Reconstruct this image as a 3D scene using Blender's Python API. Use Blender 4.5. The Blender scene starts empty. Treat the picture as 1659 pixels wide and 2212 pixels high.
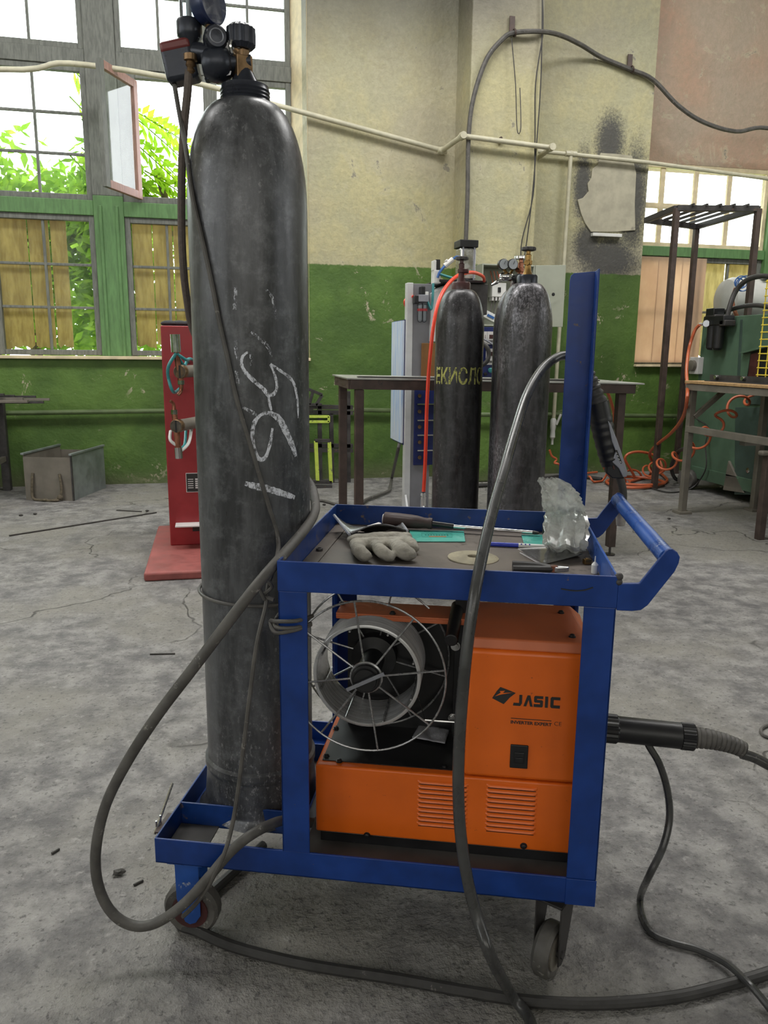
import bpy, bmesh, math, random
from mathutils import Vector, Matrix
random.seed(7)
SC = bpy.context.scene
COL = SC.collection
# ------------------------------------------------------------------ camera
F, PCX, PCY = 1671.6, 829.5, 1106.0           # focal length in pixels of the 1659x2212 frame
YAW, PITCH, ROLL = .21677, .2022, .0102
CAM = Vector((0, 0, 1.1214))
def _basis():
    f = Vector((math.sin(YAW)*math.cos(PITCH), math.cos(YAW)*math.cos(PITCH), -math.sin(PITCH)))
    r = Vector((math.cos(YAW), -math.sin(YAW), 0)); u = r.cross(f)
    return r*math.cos(ROLL)+u*math.sin(ROLL), u*math.cos(ROLL)-r*math.sin(ROLL), f
CR, CU, CF = _basis()
cd = bpy.data.cameras.new('camera'); cam = bpy.data.objects.new('camera', cd); COL.objects.link(cam)
cd.sensor_fit = 'HORIZONTAL'; cd.sensor_width = 36; cd.lens = F/1659*36; cd.clip_start = .02; cd.clip_end = 200
mw = Matrix((CR, CU, -CF)).transposed().to_4x4(); mw.translation = CAM; cam.matrix_world = mw
SC.camera = cam
# ------------------------------------------------------------------ sky, daylight, exposure
SC.view_settings.view_transform = 'Standard'; SC.view_settings.look = 'None'
SC.view_settings.gamma = 1; SC.view_settings.use_curve_mapping = False
SC.view_settings.exposure = 0.0
cy = SC.cycles; cy.max_bounces = 6; cy.diffuse_bounces = 3; cy.glossy_bounces = 3; cy.transparent_max_bounces = 10; cy.caustics_reflective = False; cy.caustics_refractive = False; cy.use_adaptive_sampling = True; cy.adaptive_threshold = .05; cy.adaptive_min_samples = 8
W = bpy.data.worlds.new('sky'); SC.world = W; W.use_nodes = True
bg = W.node_tree.nodes['Background']; bg.inputs[0].default_value = (.93, .97, 1, 1); bg.inputs[1].default_value = 7.0
def area(name, loc, rot, sx, sy, power, col=(1, 1, 1)):
    l = bpy.data.lights.new(name, 'AREA'); l.shape = 'RECTANGLE'; l.size = sx; l.size_y = sy; l.energy = power; l.color = col
    o = bpy.data.objects.new(name, l); COL.objects.link(o); o.location = loc; o.rotation_euler = rot
    return o
R90 = math.pi/2
# daylight as from unseen windows, rear and right; fill lamps added left and overhead
for i, x in enumerate((-4.2, -1.2, 2.2)):
    area('daylight_rear', (x, -6.3, 3.3), (R90, 0, 0), 2.3, 2.6, 55, (1, .97, .92))
for i, y in enumerate((-3.6, 0.2)):
    area('daylight_side', (8.3, y, 3.2), (R90, 0, R90), 2.4, 2.4, 55, (.94, .97, 1))
for i, y in enumerate((-2.5, 1.0)):
    area('fill_left', (-5.8, y, 3.0), (R90, 0, -R90), 2.4, 2.6, 62, (.96, .98, 1))  # added fill lamp, brightens the floor from the left
for i, (x, y) in enumerate(((-2.6, 4.0), (1.0, 4.0), (4.6, 4.0))):
    area('fill_ceiling', (x, y, 5.55), (0, 0, 0), 2.6, 1.3, 150, (1, .985, .95))  # added ceiling fill lamps, no roof window is built
# ------------------------------------------------------------------ pixel rays -> points on real planes
def ray(x, y): return CR*((x-PCX)/F)-CU*((y-PCY)/F)+CF
def onY(x, y, Y): d = ray(x, y); return CAM+d*(Y/d.y)
def onX(x, y, X): d = ray(x, y); return CAM+d*(X/d.x)
def onZ(x, y, Z=0): d = ray(x, y); return CAM+d*((Z-CAM.z)/d.z)
HF = Vector((math.sin(YAW), math.cos(YAW), 0))
def onP(x, y, P): d = ray(x, y); return CAM+d*(HF.dot(Vector(P)-CAM)/HF.dot(d))
ANG = math.radians(20)
CO = Vector((-.1366, 1.368, 0))
CARTM = Matrix.Translation(CO) @ Matrix.Rotation(-ANG, 4, 'Z')
CARTI = CARTM.inverted()
CCAM = CARTI @ CAM
def cray(x, y): return CARTI.to_3x3() @ ray(x, y)
def cY(x, y, Y): d = cray(x, y); return CCAM+d*((Y-CCAM.y)/d.y)
def cX(x, y, X): d = cray(x, y); return CCAM+d*((X-CCAM.x)/d.x)
def cZ(x, y, Z): d = cray(x, y); return CCAM+d*((Z-CCAM.z)/d.z)
# ------------------------------------------------------------------ mesh helpers
FR = [Matrix.Identity(4)]          # frame in which coordinates are given
WM = {}                            # world matrices of things
def V(*a): return Vector(a)
def spline(pts, sub=8, closed=False):
    P = [Vector(p) for p in pts]; n = len(P); out = []
    if n < 3: return P
    rng = n if closed else n-1
    for i in range(rng):
        if closed: a, b, c, d = P[(i-1) % n], P[i], P[(i+1) % n], P[(i+2) % n]
        else: a, b, c, d = P[max(i-1, 0)], P[i], P[i+1], P[min(i+2, n-1)]
        for k in range(sub):
            t = k/sub
            out.append(.5*((2*b)+(c-a)*t+(2*a-5*b+4*c-d)*t*t+(3*b-a-3*c+d)*t**3))
    if not closed: out.append(P[-1])
    return out
def ortho(ax):
    ax = Vector(ax).normalized(); h = Vector((0, 0, 1)) if abs(ax.z) < .9 else Vector((1, 0, 0))
    u = h.cross(ax).normalized(); return u, ax.cross(u), ax
class MB:
    def __init__(s): s.v = []; s.f = []
    def add(s, vs, fs):
        o = len(s.v); s.v += [Vector(v) for v in vs]; s.f += [tuple(i+o for i in f) for f in fs]; return s
    def box(s, a, b, M=None):
        (x0, y0, z0), (x1, y1, z1) = a, b
        vs = [V(x, y, z) for z in (z0, z1) for x, y in ((x0, y0), (x1, y0), (x1, y1), (x0, y1))]
        if M is not None: vs = [M @ v for v in vs]
        return s.add(vs, [(3, 2, 1, 0), (4, 5, 6, 7), (0, 1, 5, 4), (1, 2, 6, 5), (2, 3, 7, 6), (3, 0, 4, 7)])
    def bar(s, p, q, w, h, up=(0, 0, 1)):          # rectangular bar from p to q, width w (side), height h (up)
        p, q = Vector(p), Vector(q); ax = (q-p).normalized(); up = Vector(up)
        if abs(ax.dot(up)) > .98: up = V(0, 1, 0)
        sd = ax.cross(up).normalized(); u2 = sd.cross(ax)
        c = [sd*(a*w/2)+u2*(b*h/2) for a, b in ((-1, -1), (1, -1), (1, 1), (-1, 1))]
        return s.add([p+k for k in c]+[q+k for k in c], [(3, 2, 1, 0), (4, 5, 6, 7), (0, 1, 5, 4), (1, 2, 6, 5), (2, 3, 7, 6), (3, 0, 4, 7)])
    def hexa(s, q):                                # 8 corners: bottom loop then top loop
        return s.add(q, [(3, 2, 1, 0), (4, 5, 6, 7), (0, 1, 5, 4), (1, 2, 6, 5), (2, 3, 7, 6), (3, 0, 4, 7)])
    def lathe(s, prof, o=(0, 0, 0), ax=(0, 0, 1), n=24, cap=True, squash=None):
        u, w, a = ortho(ax); o = Vector(o); b = len(s.v); m = len(prof)
        for r, z in prof:
            for k in range(n):
                t = 2*math.pi*k/n; s.v.append(o+a*z+(u*math.cos(t)+w*math.sin(t))*r)
        for j in range(m-1):
            for k in range(n):
                s.f.append((b+j*n+k, b+j*n+(k+1) % n, b+(j+1)*n+(k+1) % n, b+(j+1)*n+k))
        if cap:
            if prof[0][0] > 1e-5: s.f.append(tuple(b+k for k in reversed(range(n))))
            if prof[-1][0] > 1e-5: s.f.append(tuple(b+(m-1)*n+k for k in range(n)))
        return s
    def cyl(s, p, q, r, r2=None, n=16):
        p, q = Vector(p), Vector(q); L = (q-p).length
        return s.lathe([(r, 0), (r if r2 is None else r2, L)], p, q-p, n)
    def tube(s, pts, r, n=8, sub=8, closed=False, raw=False):
        P = [Vector(p) for p in pts] if raw else spline(pts, sub, closed)
        m = len(P); b = len(s.v); u = None
        for i in range(m):
            t = (P[(i+1) % m]-P[i-1]) if closed else (P[min(i+1, m-1)]-P[max(i-1, 0)])
            if t.length < 1e-9: t = V(0, 0, 1)
            t.normalize()
            if u is None: u = ortho(t)[0]
            u = (u-t*u.dot(t)); u = u.normalized() if u.length > 1e-6 else ortho(t)[0]
            w = t.cross(u); rr = r(i/(m-1)) if callable(r) else r
            for k in range(n):
                a = 2*math.pi*k/n; s.v.append(P[i]+(u*math.cos(a)+w*math.sin(a))*rr)
        for i in range(m if closed else m-1):
            j = (i+1) % m
            for k in range(n): s.f.append((b+i*n+k, b+i*n+(k+1) % n, b+j*n+(k+1) % n, b+j*n+k))
        if not closed:
            s.f.append(tuple(b+k for k in reversed(range(n)))); s.f.append(tuple(b+(m-1)*n+k for k in range(n)))
        return s
    def ring(s, c, ax, R, r, n=40, m=6):
        u, w, a = ortho(ax); c = Vector(c)
        return s.tube([c+(u*math.cos(2*math.pi*k/n)+w*math.sin(2*math.pi*k/n))*R for k in range(n)], r, m, closed=True, raw=True)
    def prism(s, poly, d):                         # planar polygon (3-D points) extruded by vector d
        P = [Vector(p) for p in poly]; d = Vector(d); n = len(P)
        nrm = Vector((0, 0, 0))
        for i in range(n): nrm += P[i].cross(P[(i+1) % n])
        if nrm.dot(d) < 0: P.reverse()
        return s.add(P+[p+d for p in P], [tuple(reversed(range(n))), tuple(range(n, 2*n))]+[(i, (i+1) % n, n+(i+1) % n, n+i) for i in range(n)])
    def sphere(s, c, r, n=12, m=8, sc=(1, 1, 1), M=None):
        c = Vector(c); b = len(s.v)
        for j in range(m+1):
            ph = math.pi*j/m
            for k in range(n):
                t = 2*math.pi*k/n; p = V(sc[0]*math.sin(ph)*math.cos(t), sc[1]*math.sin(ph)*math.sin(t), -sc[2]*math.cos(ph))*r
                s.v.append(c+(M @ p if M is not None else p))
        for j in range(m):
            for k in range(n): s.f.append((b+j*n+k, b+j*n+(k+1) % n, b+(j+1)*n+(k+1) % n, b+(j+1)*n+k))
        return s
    def grid(s, fn, nu, nv, wrap=False):
        b = len(s.v)
        for j in range(nv+1):
            for i in range(nu+(0 if wrap else 1)): s.v.append(Vector(fn(i/nu, j/nv)))
        w = nu if wrap else nu+1
        for j in range(nv):
            for i in range(nu): s.f.append((b+j*w+i, b+j*w+(i+1) % w, b+(j+1)*w+(i+1) % w, b+(j+1)*w+i))
        return s
    def mesh(s, name, mat, pm, smooth, ang):
        me = bpy.data.meshes.new(name); inv = pm.inverted() @ FR[-1]
        me.from_pydata([inv @ v for v in s.v], [], s.f); me.validate()
        if mat is not None: me.materials.append(mat)
        if smooth:
            me.polygons.foreach_set('use_smooth', [True]*len(me.polygons)); me.set_sharp_from_angle(angle=math.radians(ang))
        me.update(); return me
    def build(s, name, mat, parent=None, smooth=True, ang=35, bevel=0, segs=2, solid=0):
        if parent is not None: pm = WM[parent.name]
        else:
            w = [FR[-1] @ v for v in s.v]; lo = [min(p[i] for p in w) for i in range(3)]; hi = [max(p[i] for p in w) for i in range(3)]
            pm = Matrix.Translation(((lo[0]+hi[0])/2, (lo[1]+hi[1])/2, lo[2]))
        o = bpy.data.objects.new(name, s.mesh(name, mat, pm, smooth, ang)); COL.objects.link(o)
        if parent is not None: o.parent = parent; WM[o.name] = pm
        else: o.matrix_world = pm; WM[o.name] = pm
        if solid:
            md = o.modifiers.new('thickness', 'SOLIDIFY'); md.thickness = solid; md.offset = 0
        if bevel:
            md = o.modifiers.new('bevel', 'BEVEL'); md.width = bevel; md.segments = segs; md.limit_method = 'ANGLE'; md.angle_limit = math.radians(40)
        return o
def tag(o, label=None, cat=None, group=None, kind=None):
    for k, v in (('label', label), ('category', cat), ('group', group), ('kind', kind)):
        if v: o[k] = v
    return o
def thing(name, label, cat, loc=(0, 0, 0), rz=0, group=None):
    o = bpy.data.objects.new(name, None); COL.objects.link(o); o.empty_display_size = .05
    m = FR[-1] @ Matrix.Translation(loc) @ Matrix.Rotation(rz, 4, 'Z'); o.matrix_world = m; WM[o.name] = m
    return tag(o, label, cat, group)
def struct(o): o['kind'] = 'structure'; return o
def share(o, name=None, M=None):                   # another child with the same mesh, moved by M (in the parent's frame)
    c = o.copy(); c.name = name or o.name.split('.')[0]; COL.objects.link(c); c.parent = o.parent
    if M is not None: c.matrix_basis = M @ o.matrix_basis
    return c
def copy_tree(o, parent=None):
    c = o.copy(); COL.objects.link(c)
    if parent is not None: c.parent = parent
    for ch in list(o.children): copy_tree(ch, c)
    return c
def text_mb(body, size, to, bold=0.0, extrude=.0004, squeeze=1.0, spacing=1.0):
    """flat lettering as mesh; to(x, y, z) maps text coordinates into the current frame"""
    cu = bpy.data.curves.new('lettering', 'FONT'); cu.body = body; cu.size = size; cu.extrude = extrude; cu.offset = bold; cu.space_character = spacing
    cu.resolution_u = 3
    o = bpy.data.objects.new('lettering_tmp', cu); COL.objects.link(o)
    dg = bpy.context.evaluated_depsgraph_get(); me = o.evaluated_get(dg).to_mesh()
    m = MB(); m.add([to(v.co.x*squeeze, v.co.y, v.co.z) for v in me.vertices], [tuple(p.vertices) for p in me.polygons])
    o.evaluated_get(dg).to_mesh_clear(); bpy.data.objects.remove(o); bpy.data.curves.remove(cu)
    return m
# ------------------------------------------------------------------ materials
def srgb(r, g, b):
    f = lambda c: c/12.92 if c <= .04045 else ((c+.055)/1.055)**2.4
    return (f(r/255), f(g/255), f(b/255), 1)
class NT:
    def __init__(s, name):
        s.m = bpy.data.materials.new(name); s.m.use_nodes = True; s.t = s.m.node_tree; s.n = s.t.nodes; s.l = s.t.links
        s.b = s.n['Principled BSDF']
    def new(s, typ, **kw):
        n = s.n.new(typ)
        for k, v in kw.items(): setattr(n, k, v)
        return n
    def inp(s, node, key, val):
        if isinstance(val, bpy.types.NodeSocket): s.l.new(val, node.inputs[key])
        else: node.inputs[key].default_value = val
    def noise(s, scale, detail=5, rough=.6, vec=None, dist=0):
        n = s.new('ShaderNodeTexNoise'); n.inputs['Scale'].default_value = scale; n.inputs['Detail'].default_value = detail
        n.inputs['Roughness'].default_value = rough; n.inputs['Distortion'].default_value = dist
        if vec is not None: s.l.new(vec, n.inputs['Vector'])
        return n.outputs['Fac']
    def ramp(s, fac, a, b, ca=0.0, cb=1.0):
        n = s.new('ShaderNodeMapRange'); n.interpolation_type = 'SMOOTHSTEP'
        s.inp(n, 'Value', fac); n.inputs['From Min'].default_value = a; n.inputs['From Max'].default_value = b
        n.inputs['To Min'].default_value = ca; n.inputs['To Max'].default_value = cb
        return n.outputs['Result']
    def mix(s, fac, a, b):
        n = s.new('ShaderNodeMix', data_type='RGBA'); s.inp(n, 'Factor', fac); s.inp(n, 6, a); s.inp(n, 7, b); return n.outputs[2]
    def math(s, op, a, b=0.0, c=None):
        n = s.new('ShaderNodeMath', operation=op); s.inp(n, 0, a); s.inp(n, 1, b)
        if c is not None: s.inp(n, 2, c)
        return n.outputs[0]
    def pos(s): return s.new('ShaderNodeNewGeometry').outputs['Position']
    def obj(s): return s.new('ShaderNodeTexCoord').outputs['Object']
    def xyz(s, v): n = s.new('ShaderNodeSeparateXYZ'); s.l.new(v, n.inputs[0]); return n.outputs
    def mapv(s, v, sc): n = s.new('ShaderNodeMapping'); s.l.new(v, n.inputs[0]); n.inputs['Scale'].default_value = sc; return n.outputs[0]
    def bump(s, h, strength=.3, dist=.01):
        n = s.new('ShaderNodeBump'); s.l.new(h, n.inputs['Height']); n.inputs['Strength'].default_value = strength; n.inputs['Distance'].default_value = dist
        s.l.new(n.outputs[0], s.b.inputs['Normal'])
def mat(name, col, rough=.5, metal=0, var=.25, scale=12, col2=None, wear=0, wear_col=(.25, .22, .2, 1), wear_scale=25, bump=.0, stretch=None, spec=.5, rvar=.1, wpos=False):
    k = NT(name); col = tuple(col) if len(col) == 4 else tuple(col)+(1,)
    v = k.pos() if wpos else k.obj()
    if stretch: v = k.mapv(v, stretch)
    nz = k.noise(scale, 3, .65, v)
    c2 = tuple(col2)+(1,)*(4-len(col2)) if col2 else tuple(c*(1-var) for c in col[:3])+(1,)
    c = k.mix(k.ramp(nz, .3, .7), c2, col)
    if wear:
        wz = k.noise(wear_scale, 4, .75, v)
        c = k.mix(k.ramp(wz, .70-wear*.25, .76-wear*.2), c, wear_col)
    k.l.new(c, k.b.inputs['Base Color'])
    k.inp(k.b, 'Roughness', k.ramp(nz, .2, .8, max(rough-rvar, .03), min(rough+rvar, 1))); k.inp(k.b, 'Metallic', metal)
    k.inp(k.b, 'Specular IOR Level', spec)
    if bump >= .1: k.bump(k.noise(scale*6, 2, .7, v), bump, .003)
    return k.m
mt = {}
mt['blue'] = mat('blue_paint', (.006, .045, .25), .36, 0, .35, 9, wear=.16, wear_col=(.12, .09, .08, 1), wear_scale=40, bump=.05)
mt['blue_worn'] = mat('worn_blue_paint', (.02, .09, .38), .3, 0, .3, 9, wear=.35, wear_col=(.4, .42, .45, 1), wear_scale=22)
mt['blue_inner'] = mat('dirty_blue_paint', (.008, .048, .23), .42, 0, .4, 10, wear=.45, wear_col=(.13, .10, .08, 1), wear_scale=14)
mt['tray'] = mat('dirty_tray_sheet', (.16, .135, .115), .6, .25, .5, 6, wear=.45, wear_col=(.06, .05, .04, 1), wear_scale=9, bump=.12)
mt['base'] = mat('dirty_base_sheet', (.10, .095, .09), .6, .2, .5, 8, bump=.1)
mt['orange'] = mat('orange_powder_coat', (.82, .15, .012), .36, 0, .14, 5, wear=.06, wear_col=(.2, .05, .02, 1), wear_scale=60, bump=.03)
mt['orange_dusty'] = mat('dusty_orange_powder_coat', (.62, .16, .06), .5, 0, .2, 6, wear=.1, wear_col=(.12, .06, .05, 1), wear_scale=10)
mt['black'] = mat('black_plastic', (.012, .012, .014), .42, 0, .3, 10)
mt['black_panel'] = mat('black_sheet_metal', (.018, .018, .02), .38, .1, .4, 8, wear=.25, wear_col=(.07, .07, .08, 1), wear_scale=30)
mt['rubber'] = mat('black_rubber', (.045, .043, .042), .55, 0, .35, 30, wear=.25, wear_col=(.13, .12, .115, 1), wear_scale=45, bump=.08)
mt['rubber_grey'] = mat('dusty_grey_rubber', (.115, .108, .10), .6, 0, .4, 22, wear=.3, wear_col=(.24, .23, .21, 1), wear_scale=40, bump=.1)
mt['cable_sheen'] = mat('smooth_black_cable', (.06, .06, .06), .3, 0, .3, 18, wear=.2, wear_col=(.14, .13, .12, 1), wear_scale=60)
mt['steel'] = mat('bright_steel', (.62, .62, .62), .26, 1, .2, 20)
mt['steel_dark'] = mat('dark_mill_steel', (.075, .07, .07), .5, .35, .45, 14, wear=.25, wear_col=(.13, .08, .06, 1), wear_scale=20, bump=.06)
mt['nozzle'] = mat('scuffed_nozzle_metal', (.42, .40, .37), .4, .35, .5, 30)
mt['steel_brown'] = mat('rusty_brown_steel', (.095, .066, .057), .55, .2, .4, 12, wear=.3, wear_col=(.045, .04, .04, 1), wear_scale=18, bump=.06)
mt['wire'] = mat('spool_wire', (.40, .40, .41), .28, .55, .3, 60)
mt['coil'] = mat('wound_wire', (.62, .62, .63), .3, .35, .35, 8, stretch=(.6, 40, .6))
mt['chrome'] = mat('chrome', (.75, .75, .75), .12, 1, .1, 10)
mt['brass'] = mat('brass', (.36, .22, .075), .32, .9, .4, 30)
mt['brass_old'] = mat('tarnished_brass', (.30, .19, .10), .4, .8, .5, 40)
mt['copper'] = mat('copper', (.45, .19, .12), .35, .9, .4, 30)
mt['maroon'] = mat('maroon_paint', (.075, .022, .022), .42, 0, .4, 20)
mt['red'] = mat('red_paint', (.33, .022, .028), .4, 0, .2, 5, bump=.03)
mt['red_dusty'] = mat('dusty_red_paint', (.36, .10, .09), .6, 0, .3, 8)
mt['hose_red'] = mat('red_air_hose', (.9, .07, .035), .35, 0, .1, 8)
mt['hose_orange'] = mat('orange_air_hose', (.55, .125, .05), .4, 0, .2, 8)
mt['hose_teal'] = mat('teal_air_hose', (.05, .32, .34), .35, 0, .2, 8)
mt['hose_blue'] = mat('blue_air_hose', (.04, .13, .38), .35, 0, .2, 8)
mt['white'] = mat('white_plastic', (.75, .75, .73), .4, 0, .1, 10)
mt['white_paint'] = mat('white_machine_paint', (.62, .63, .64), .4, 0, .15, 6)
mt['grey_paint'] = mat('grey_machine_paint', (.22, .22, .24), .45, 0, .15, 6)
mt['cabinet'] = mat('grey_green_cabinet_paint', (.36, .38, .31), .5, 0, .12, 5)
mt['paleblue'] = mat('pale_blue_panel', (.42, .58, .86), .4, 0, .3, 4, col2=(.75, .80, .88), stretch=(6, 6, .7))
mt['navy'] = mat('navy_panel', (.012, .022, .13), .4, 0, .2, 6)
mt['brown'] = mat('brown_insulation_board', (.26, .12, .035), .6, 0, .2, 10)
mt['galv'] = mat('galvanised_sheet', (.33, .365, .365), .42, .55, .3, 9, wear=.12, wear_col=(.2, .18, .16, 1), wear_scale=30)
mt['galv_brown'] = mat('dirty_galvanised_sheet', (.21, .19, .16), .6, .2, .25, 8, wear=.12, wear_col=(.12, .1, .08, 1), wear_scale=24)
mt['rope'] = mat('dirty_rope', (.15, .125, .085), .9, 0, .5, 60, bump=.6)
mt['pipe_white'] = mat('cream_painted_pipe', (.60, .57, .43), .45, 0, .2, 9, wear=.1, wear_col=(.3, .25, .17, 1))
mt['pipe_green'] = mat('green_painted_pipe', (.12, .17, .07), .5, 0, .3, 9)
mt['wood_green'] = mat('green_painted_wood', (.13, .27, .10), .5, 0, .3, 6, stretch=(8, 8, 1.2), bump=.1)
mt['wood_grey'] = mat('grey_weathered_wood', (.20, .21, .19), .7, 0, .4, 9, stretch=(6, 6, 1), bump=.15)
mt['wood_red'] = mat('reddish_sash_wood', (.42, .24, .20), .6, 0, .3, 9, stretch=(6, 6, 1), bump=.1)
mt['wood_cream'] = mat('cream_window_reveal', (.78, .66, .44), .7, 0, .25, 8)
mt['wood_board'] = mat('wooden_bench_board', (.48, .30, .14), .6, 0, .3, 8, stretch=(1, 6, 6))
mt['plate_light'] = mat('pale_sheet_metal', (.55, .55, .53), .35, .6, .25, 5)
mt['green_machine'] = mat('green_machine_paint', (.09, .16, .105), .5, 0, .25, 4, wear=.12, wear_col=(.06, .07, .06, 1), wear_scale=8)
mt['green_machine_dark'] = mat('dark_green_machine_paint', (.05, .085, .07), .55, 0, .3, 5)
mt['yellow'] = mat('yellow_wire_paint', (.75, .60, .06), .45, 0, .15, 9)
mt['yellowgreen'] = mat('flaking_yellow_green_paint', (.55, .68, .10), .55, 0, .2, 20, wear=.5, wear_col=(.14, .13, .10, 1), wear_scale=18)
mt['leather'] = mat('grey_suede_leather', (.35, .33, .28), .9, 0, .4, 25, wear=.2, wear_col=(.25, .20, .13, 1), wear_scale=14, bump=.45)
mt['cuff'] = mat('scuffed_metallic_cuff', (.10, .10, .105), .3, .5, .5, 8, stretch=(2, 14, 14), wear=.3, wear_col=(.35, .36, .40, 1), wear_scale=10)
mt['grip_brown'] = mat('dark_brown_rubber_grip', (.055, .032, .03), .6, 0, .3, 30, bump=.1)
mt['teal'] = mat('teal_lens_protection_card', (.08, .42, .35), .3, 0, .15, 10)
mt['teal_dark'] = mat('teal_card_print', (.02, .20, .17), .4, 0, .1, 10)
mt['disc'] = mat('worn_cutting_disc', (.36, .32, .22), .75, 0, .4, 26, wear=.3, wear_col=(.2, .17, .11, 1), wear_scale=30, bump=.2)
mt['pen_blue'] = mat('blue_pen_barrel', (.03, .05, .42), .3, 0, .1, 10)
mt['cloth_black'] = mat('black_glove_cloth', (.03, .03, .034), .8, 0, .4, 30, bump=.3)
mt['paper'] = mat('white_card', (.72, .70, .70), .5, 0, .1, 10)
mt['ink'] = mat('black_print', (.02, .02, .02), .6, 0, .1, 10)
mt['grey_print'] = mat('grey_print', (.3, .28, .3), .6, 0, .1, 10)
mt['foil'] = mat('crumpled_foil', (.62, .62, .66), .35, .35, .3, 30, bump=.5)
mt['gauge_face'] = mat('gauge_face', (.62, .66, .72), .35, 0, .1, 10)
mt['tank_white'] = mat('white_tank', (.6, .6, .57), .5, 0, .15, 5)
mt['tag_grey'] = mat('silver_grey_trim', (.34, .35, .40), .35, .4, .15, 14)
mt['regulator'] = mat('dark_regulator_casting', (.035, .04, .055), .32, .35, .3, 20)
mt['regulator_blue'] = mat('dark_blue_gauge_case', (.03, .045, .12), .35, .2, .3, 12)
mt['redbox'] = mat('heater_box_red', (.20, .035, .035), .4, 0, .3, 10)
mt['hose_braid'] = mat('braided_hose', (.15, .12, .105), .7, 0, .3, 120, bump=.4)
mt['concrete_dark'] = mat('small_scrap_metal', (.06, .055, .05), .6, .3, .3, 30)
# gas cylinders: worn grey paint, vertical scuffs, lighter bare-metal wear
def cylinder_mat(name, base, worn, amount, rough=.42):
    k = NT(name); o = k.obj(); v = k.mapv(o, (9, 9, 1.6)); n1 = k.noise(2.2, 5, .7, v); n2 = k.noise(130, 3, .8, k.mapv(o, (1, 1, .5))); n3 = k.noise(3.2, 5, .6, k.mapv(o, (1, 1, .45)))
    c = k.mix(k.ramp(n1, .35, .68), tuple(x*.45 for x in base)+(1,), base+(1,)); c = k.mix(k.ramp(k.noise(26, 5, .75, o), .45, .75, 0, .5), c, tuple(x*1.9 for x in base)+(1,))
    w = k.math('MULTIPLY', k.ramp(n2, .62-amount*.18, .72-amount*.12), k.ramp(n3, .42, .62))
    c = k.mix(w, c, worn+(1,)); k.l.new(c, k.b.inputs['Base Color'])
    k.inp(k.b, 'Roughness', k.ramp(n1, .2, .8, rough-.12, rough+.14)); k.inp(k.b, 'Metallic', .3)
    k.bump(n2, .12, .002); return k.m
mt['cyl_main'] = cylinder_mat('worn_grey_cylinder_paint', (.115, .118, .126), (.27, .27, .28), .4, .36)
mt['cyl_dark'] = cylinder_mat('worn_black_cylinder_paint', (.06, .058, .062), (.20, .195, .21), .4, .34)
mt['cyl_pitted'] = cylinder_mat('pitted_grey_cylinder_paint', (.075, .072, .078), (.30, .29, .32), .95, .34)
# chalk, stencil paint: rubbed-off strokes
def rubbed(name, col, lo, hi, sc):
    k = NT(name); k.inp(k.b, 'Base Color', col); k.inp(k.b, 'Roughness', .95)
    tr = k.new('ShaderNodeBsdfTransparent'); mx = k.new('ShaderNodeMixShader'); o = k.obj()
    n = k.noise(sc, 5, .85, k.mapv(o, (1, 1, .55)))
    k.l.new(k.ramp(n, lo, hi), mx.inputs[0]); k.l.new(tr.outputs[0], mx.inputs[1]); k.l.new(k.b.outputs[0], mx.inputs[2])
    k.l.new(mx.outputs[0], k.n['Material Output'].inputs[0]); return k.m
mt['chalk'] = rubbed('white_chalk', (.75, .77, .84, 1), .36, .56, 160)
mt['chalk_faint'] = rubbed('faint_white_chalk', (.62, .64, .70, 1), .48, .60, 190)
mt['stencil'] = rubbed('yellow_stencil_paint', (.50, .50, .15, 1), .40, .52, 60)
# glass and clear plastic
def clear(name, tint, gloss, rough=.03, body=None, bodyfac=0):
    k = NT(name); k.n.remove(k.b); tr = k.new('ShaderNodeBsdfTransparent'); tr.inputs[0].default_value = tint
    gl = k.new('ShaderNodeBsdfGlossy'); gl.inputs['Roughness'].default_value = rough
    fr = k.new('ShaderNodeFresnel'); fr.inputs[0].default_value = 1.45
    mx = k.new('ShaderNodeMixShader'); k.l.new(k.math('MULTIPLY', fr.outputs[0], gloss), mx.inputs[0]); k.l.new(tr.outputs[0], mx.inputs[1]); k.l.new(gl.outputs[0], mx.inputs[2])
    out = mx.outputs[0]
    if body:
        df = k.new('ShaderNodeBsdfDiffuse'); df.inputs[0].default_value = body; tl = k.new('ShaderNodeBsdfTranslucent'); tl.inputs[0].default_value = body
        ad = k.new('ShaderNodeMixShader'); ad.inputs[0].default_value = .6; k.l.new(df.outputs[0], ad.inputs[1]); k.l.new(tl.outputs[0], ad.inputs[2])
        m2 = k.new('ShaderNodeMixShader'); nz = k.noise(9, 6, .7, k.obj()); k.l.new(k.ramp(nz, .3, .75, bodyfac*.4, bodyfac*1.5), m2.inputs[0])
        k.l.new(out, m2.inputs[1]); k.l.new(ad.outputs[0], m2.inputs[2]); out = m2.outputs[0]
    k.l.new(out, k.n['Material Output'].inputs[0]); return k.m
mt['glass'] = clear('dusty_window_glass', (.97, 1, .97, 1), .12, .04, (.6, .62, .55, 1), .035)
mt['glass_clear'] = clear('clear_glass_tube', (.78, .84, .88, 1), 1.0, .05, (.5, .52, .55, 1), .12)
mt['plastic_clear'] = clear('crinkled_clear_plastic', (.93, .95, .93, 1), 1.0, .12, (.72, .72, .69, 1), .62)
mt['sleeve'] = clear('clear_card_sleeve', (.97, .97, .97, 1), .9, .06, (.8, .8, .8, 1), .03)
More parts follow.
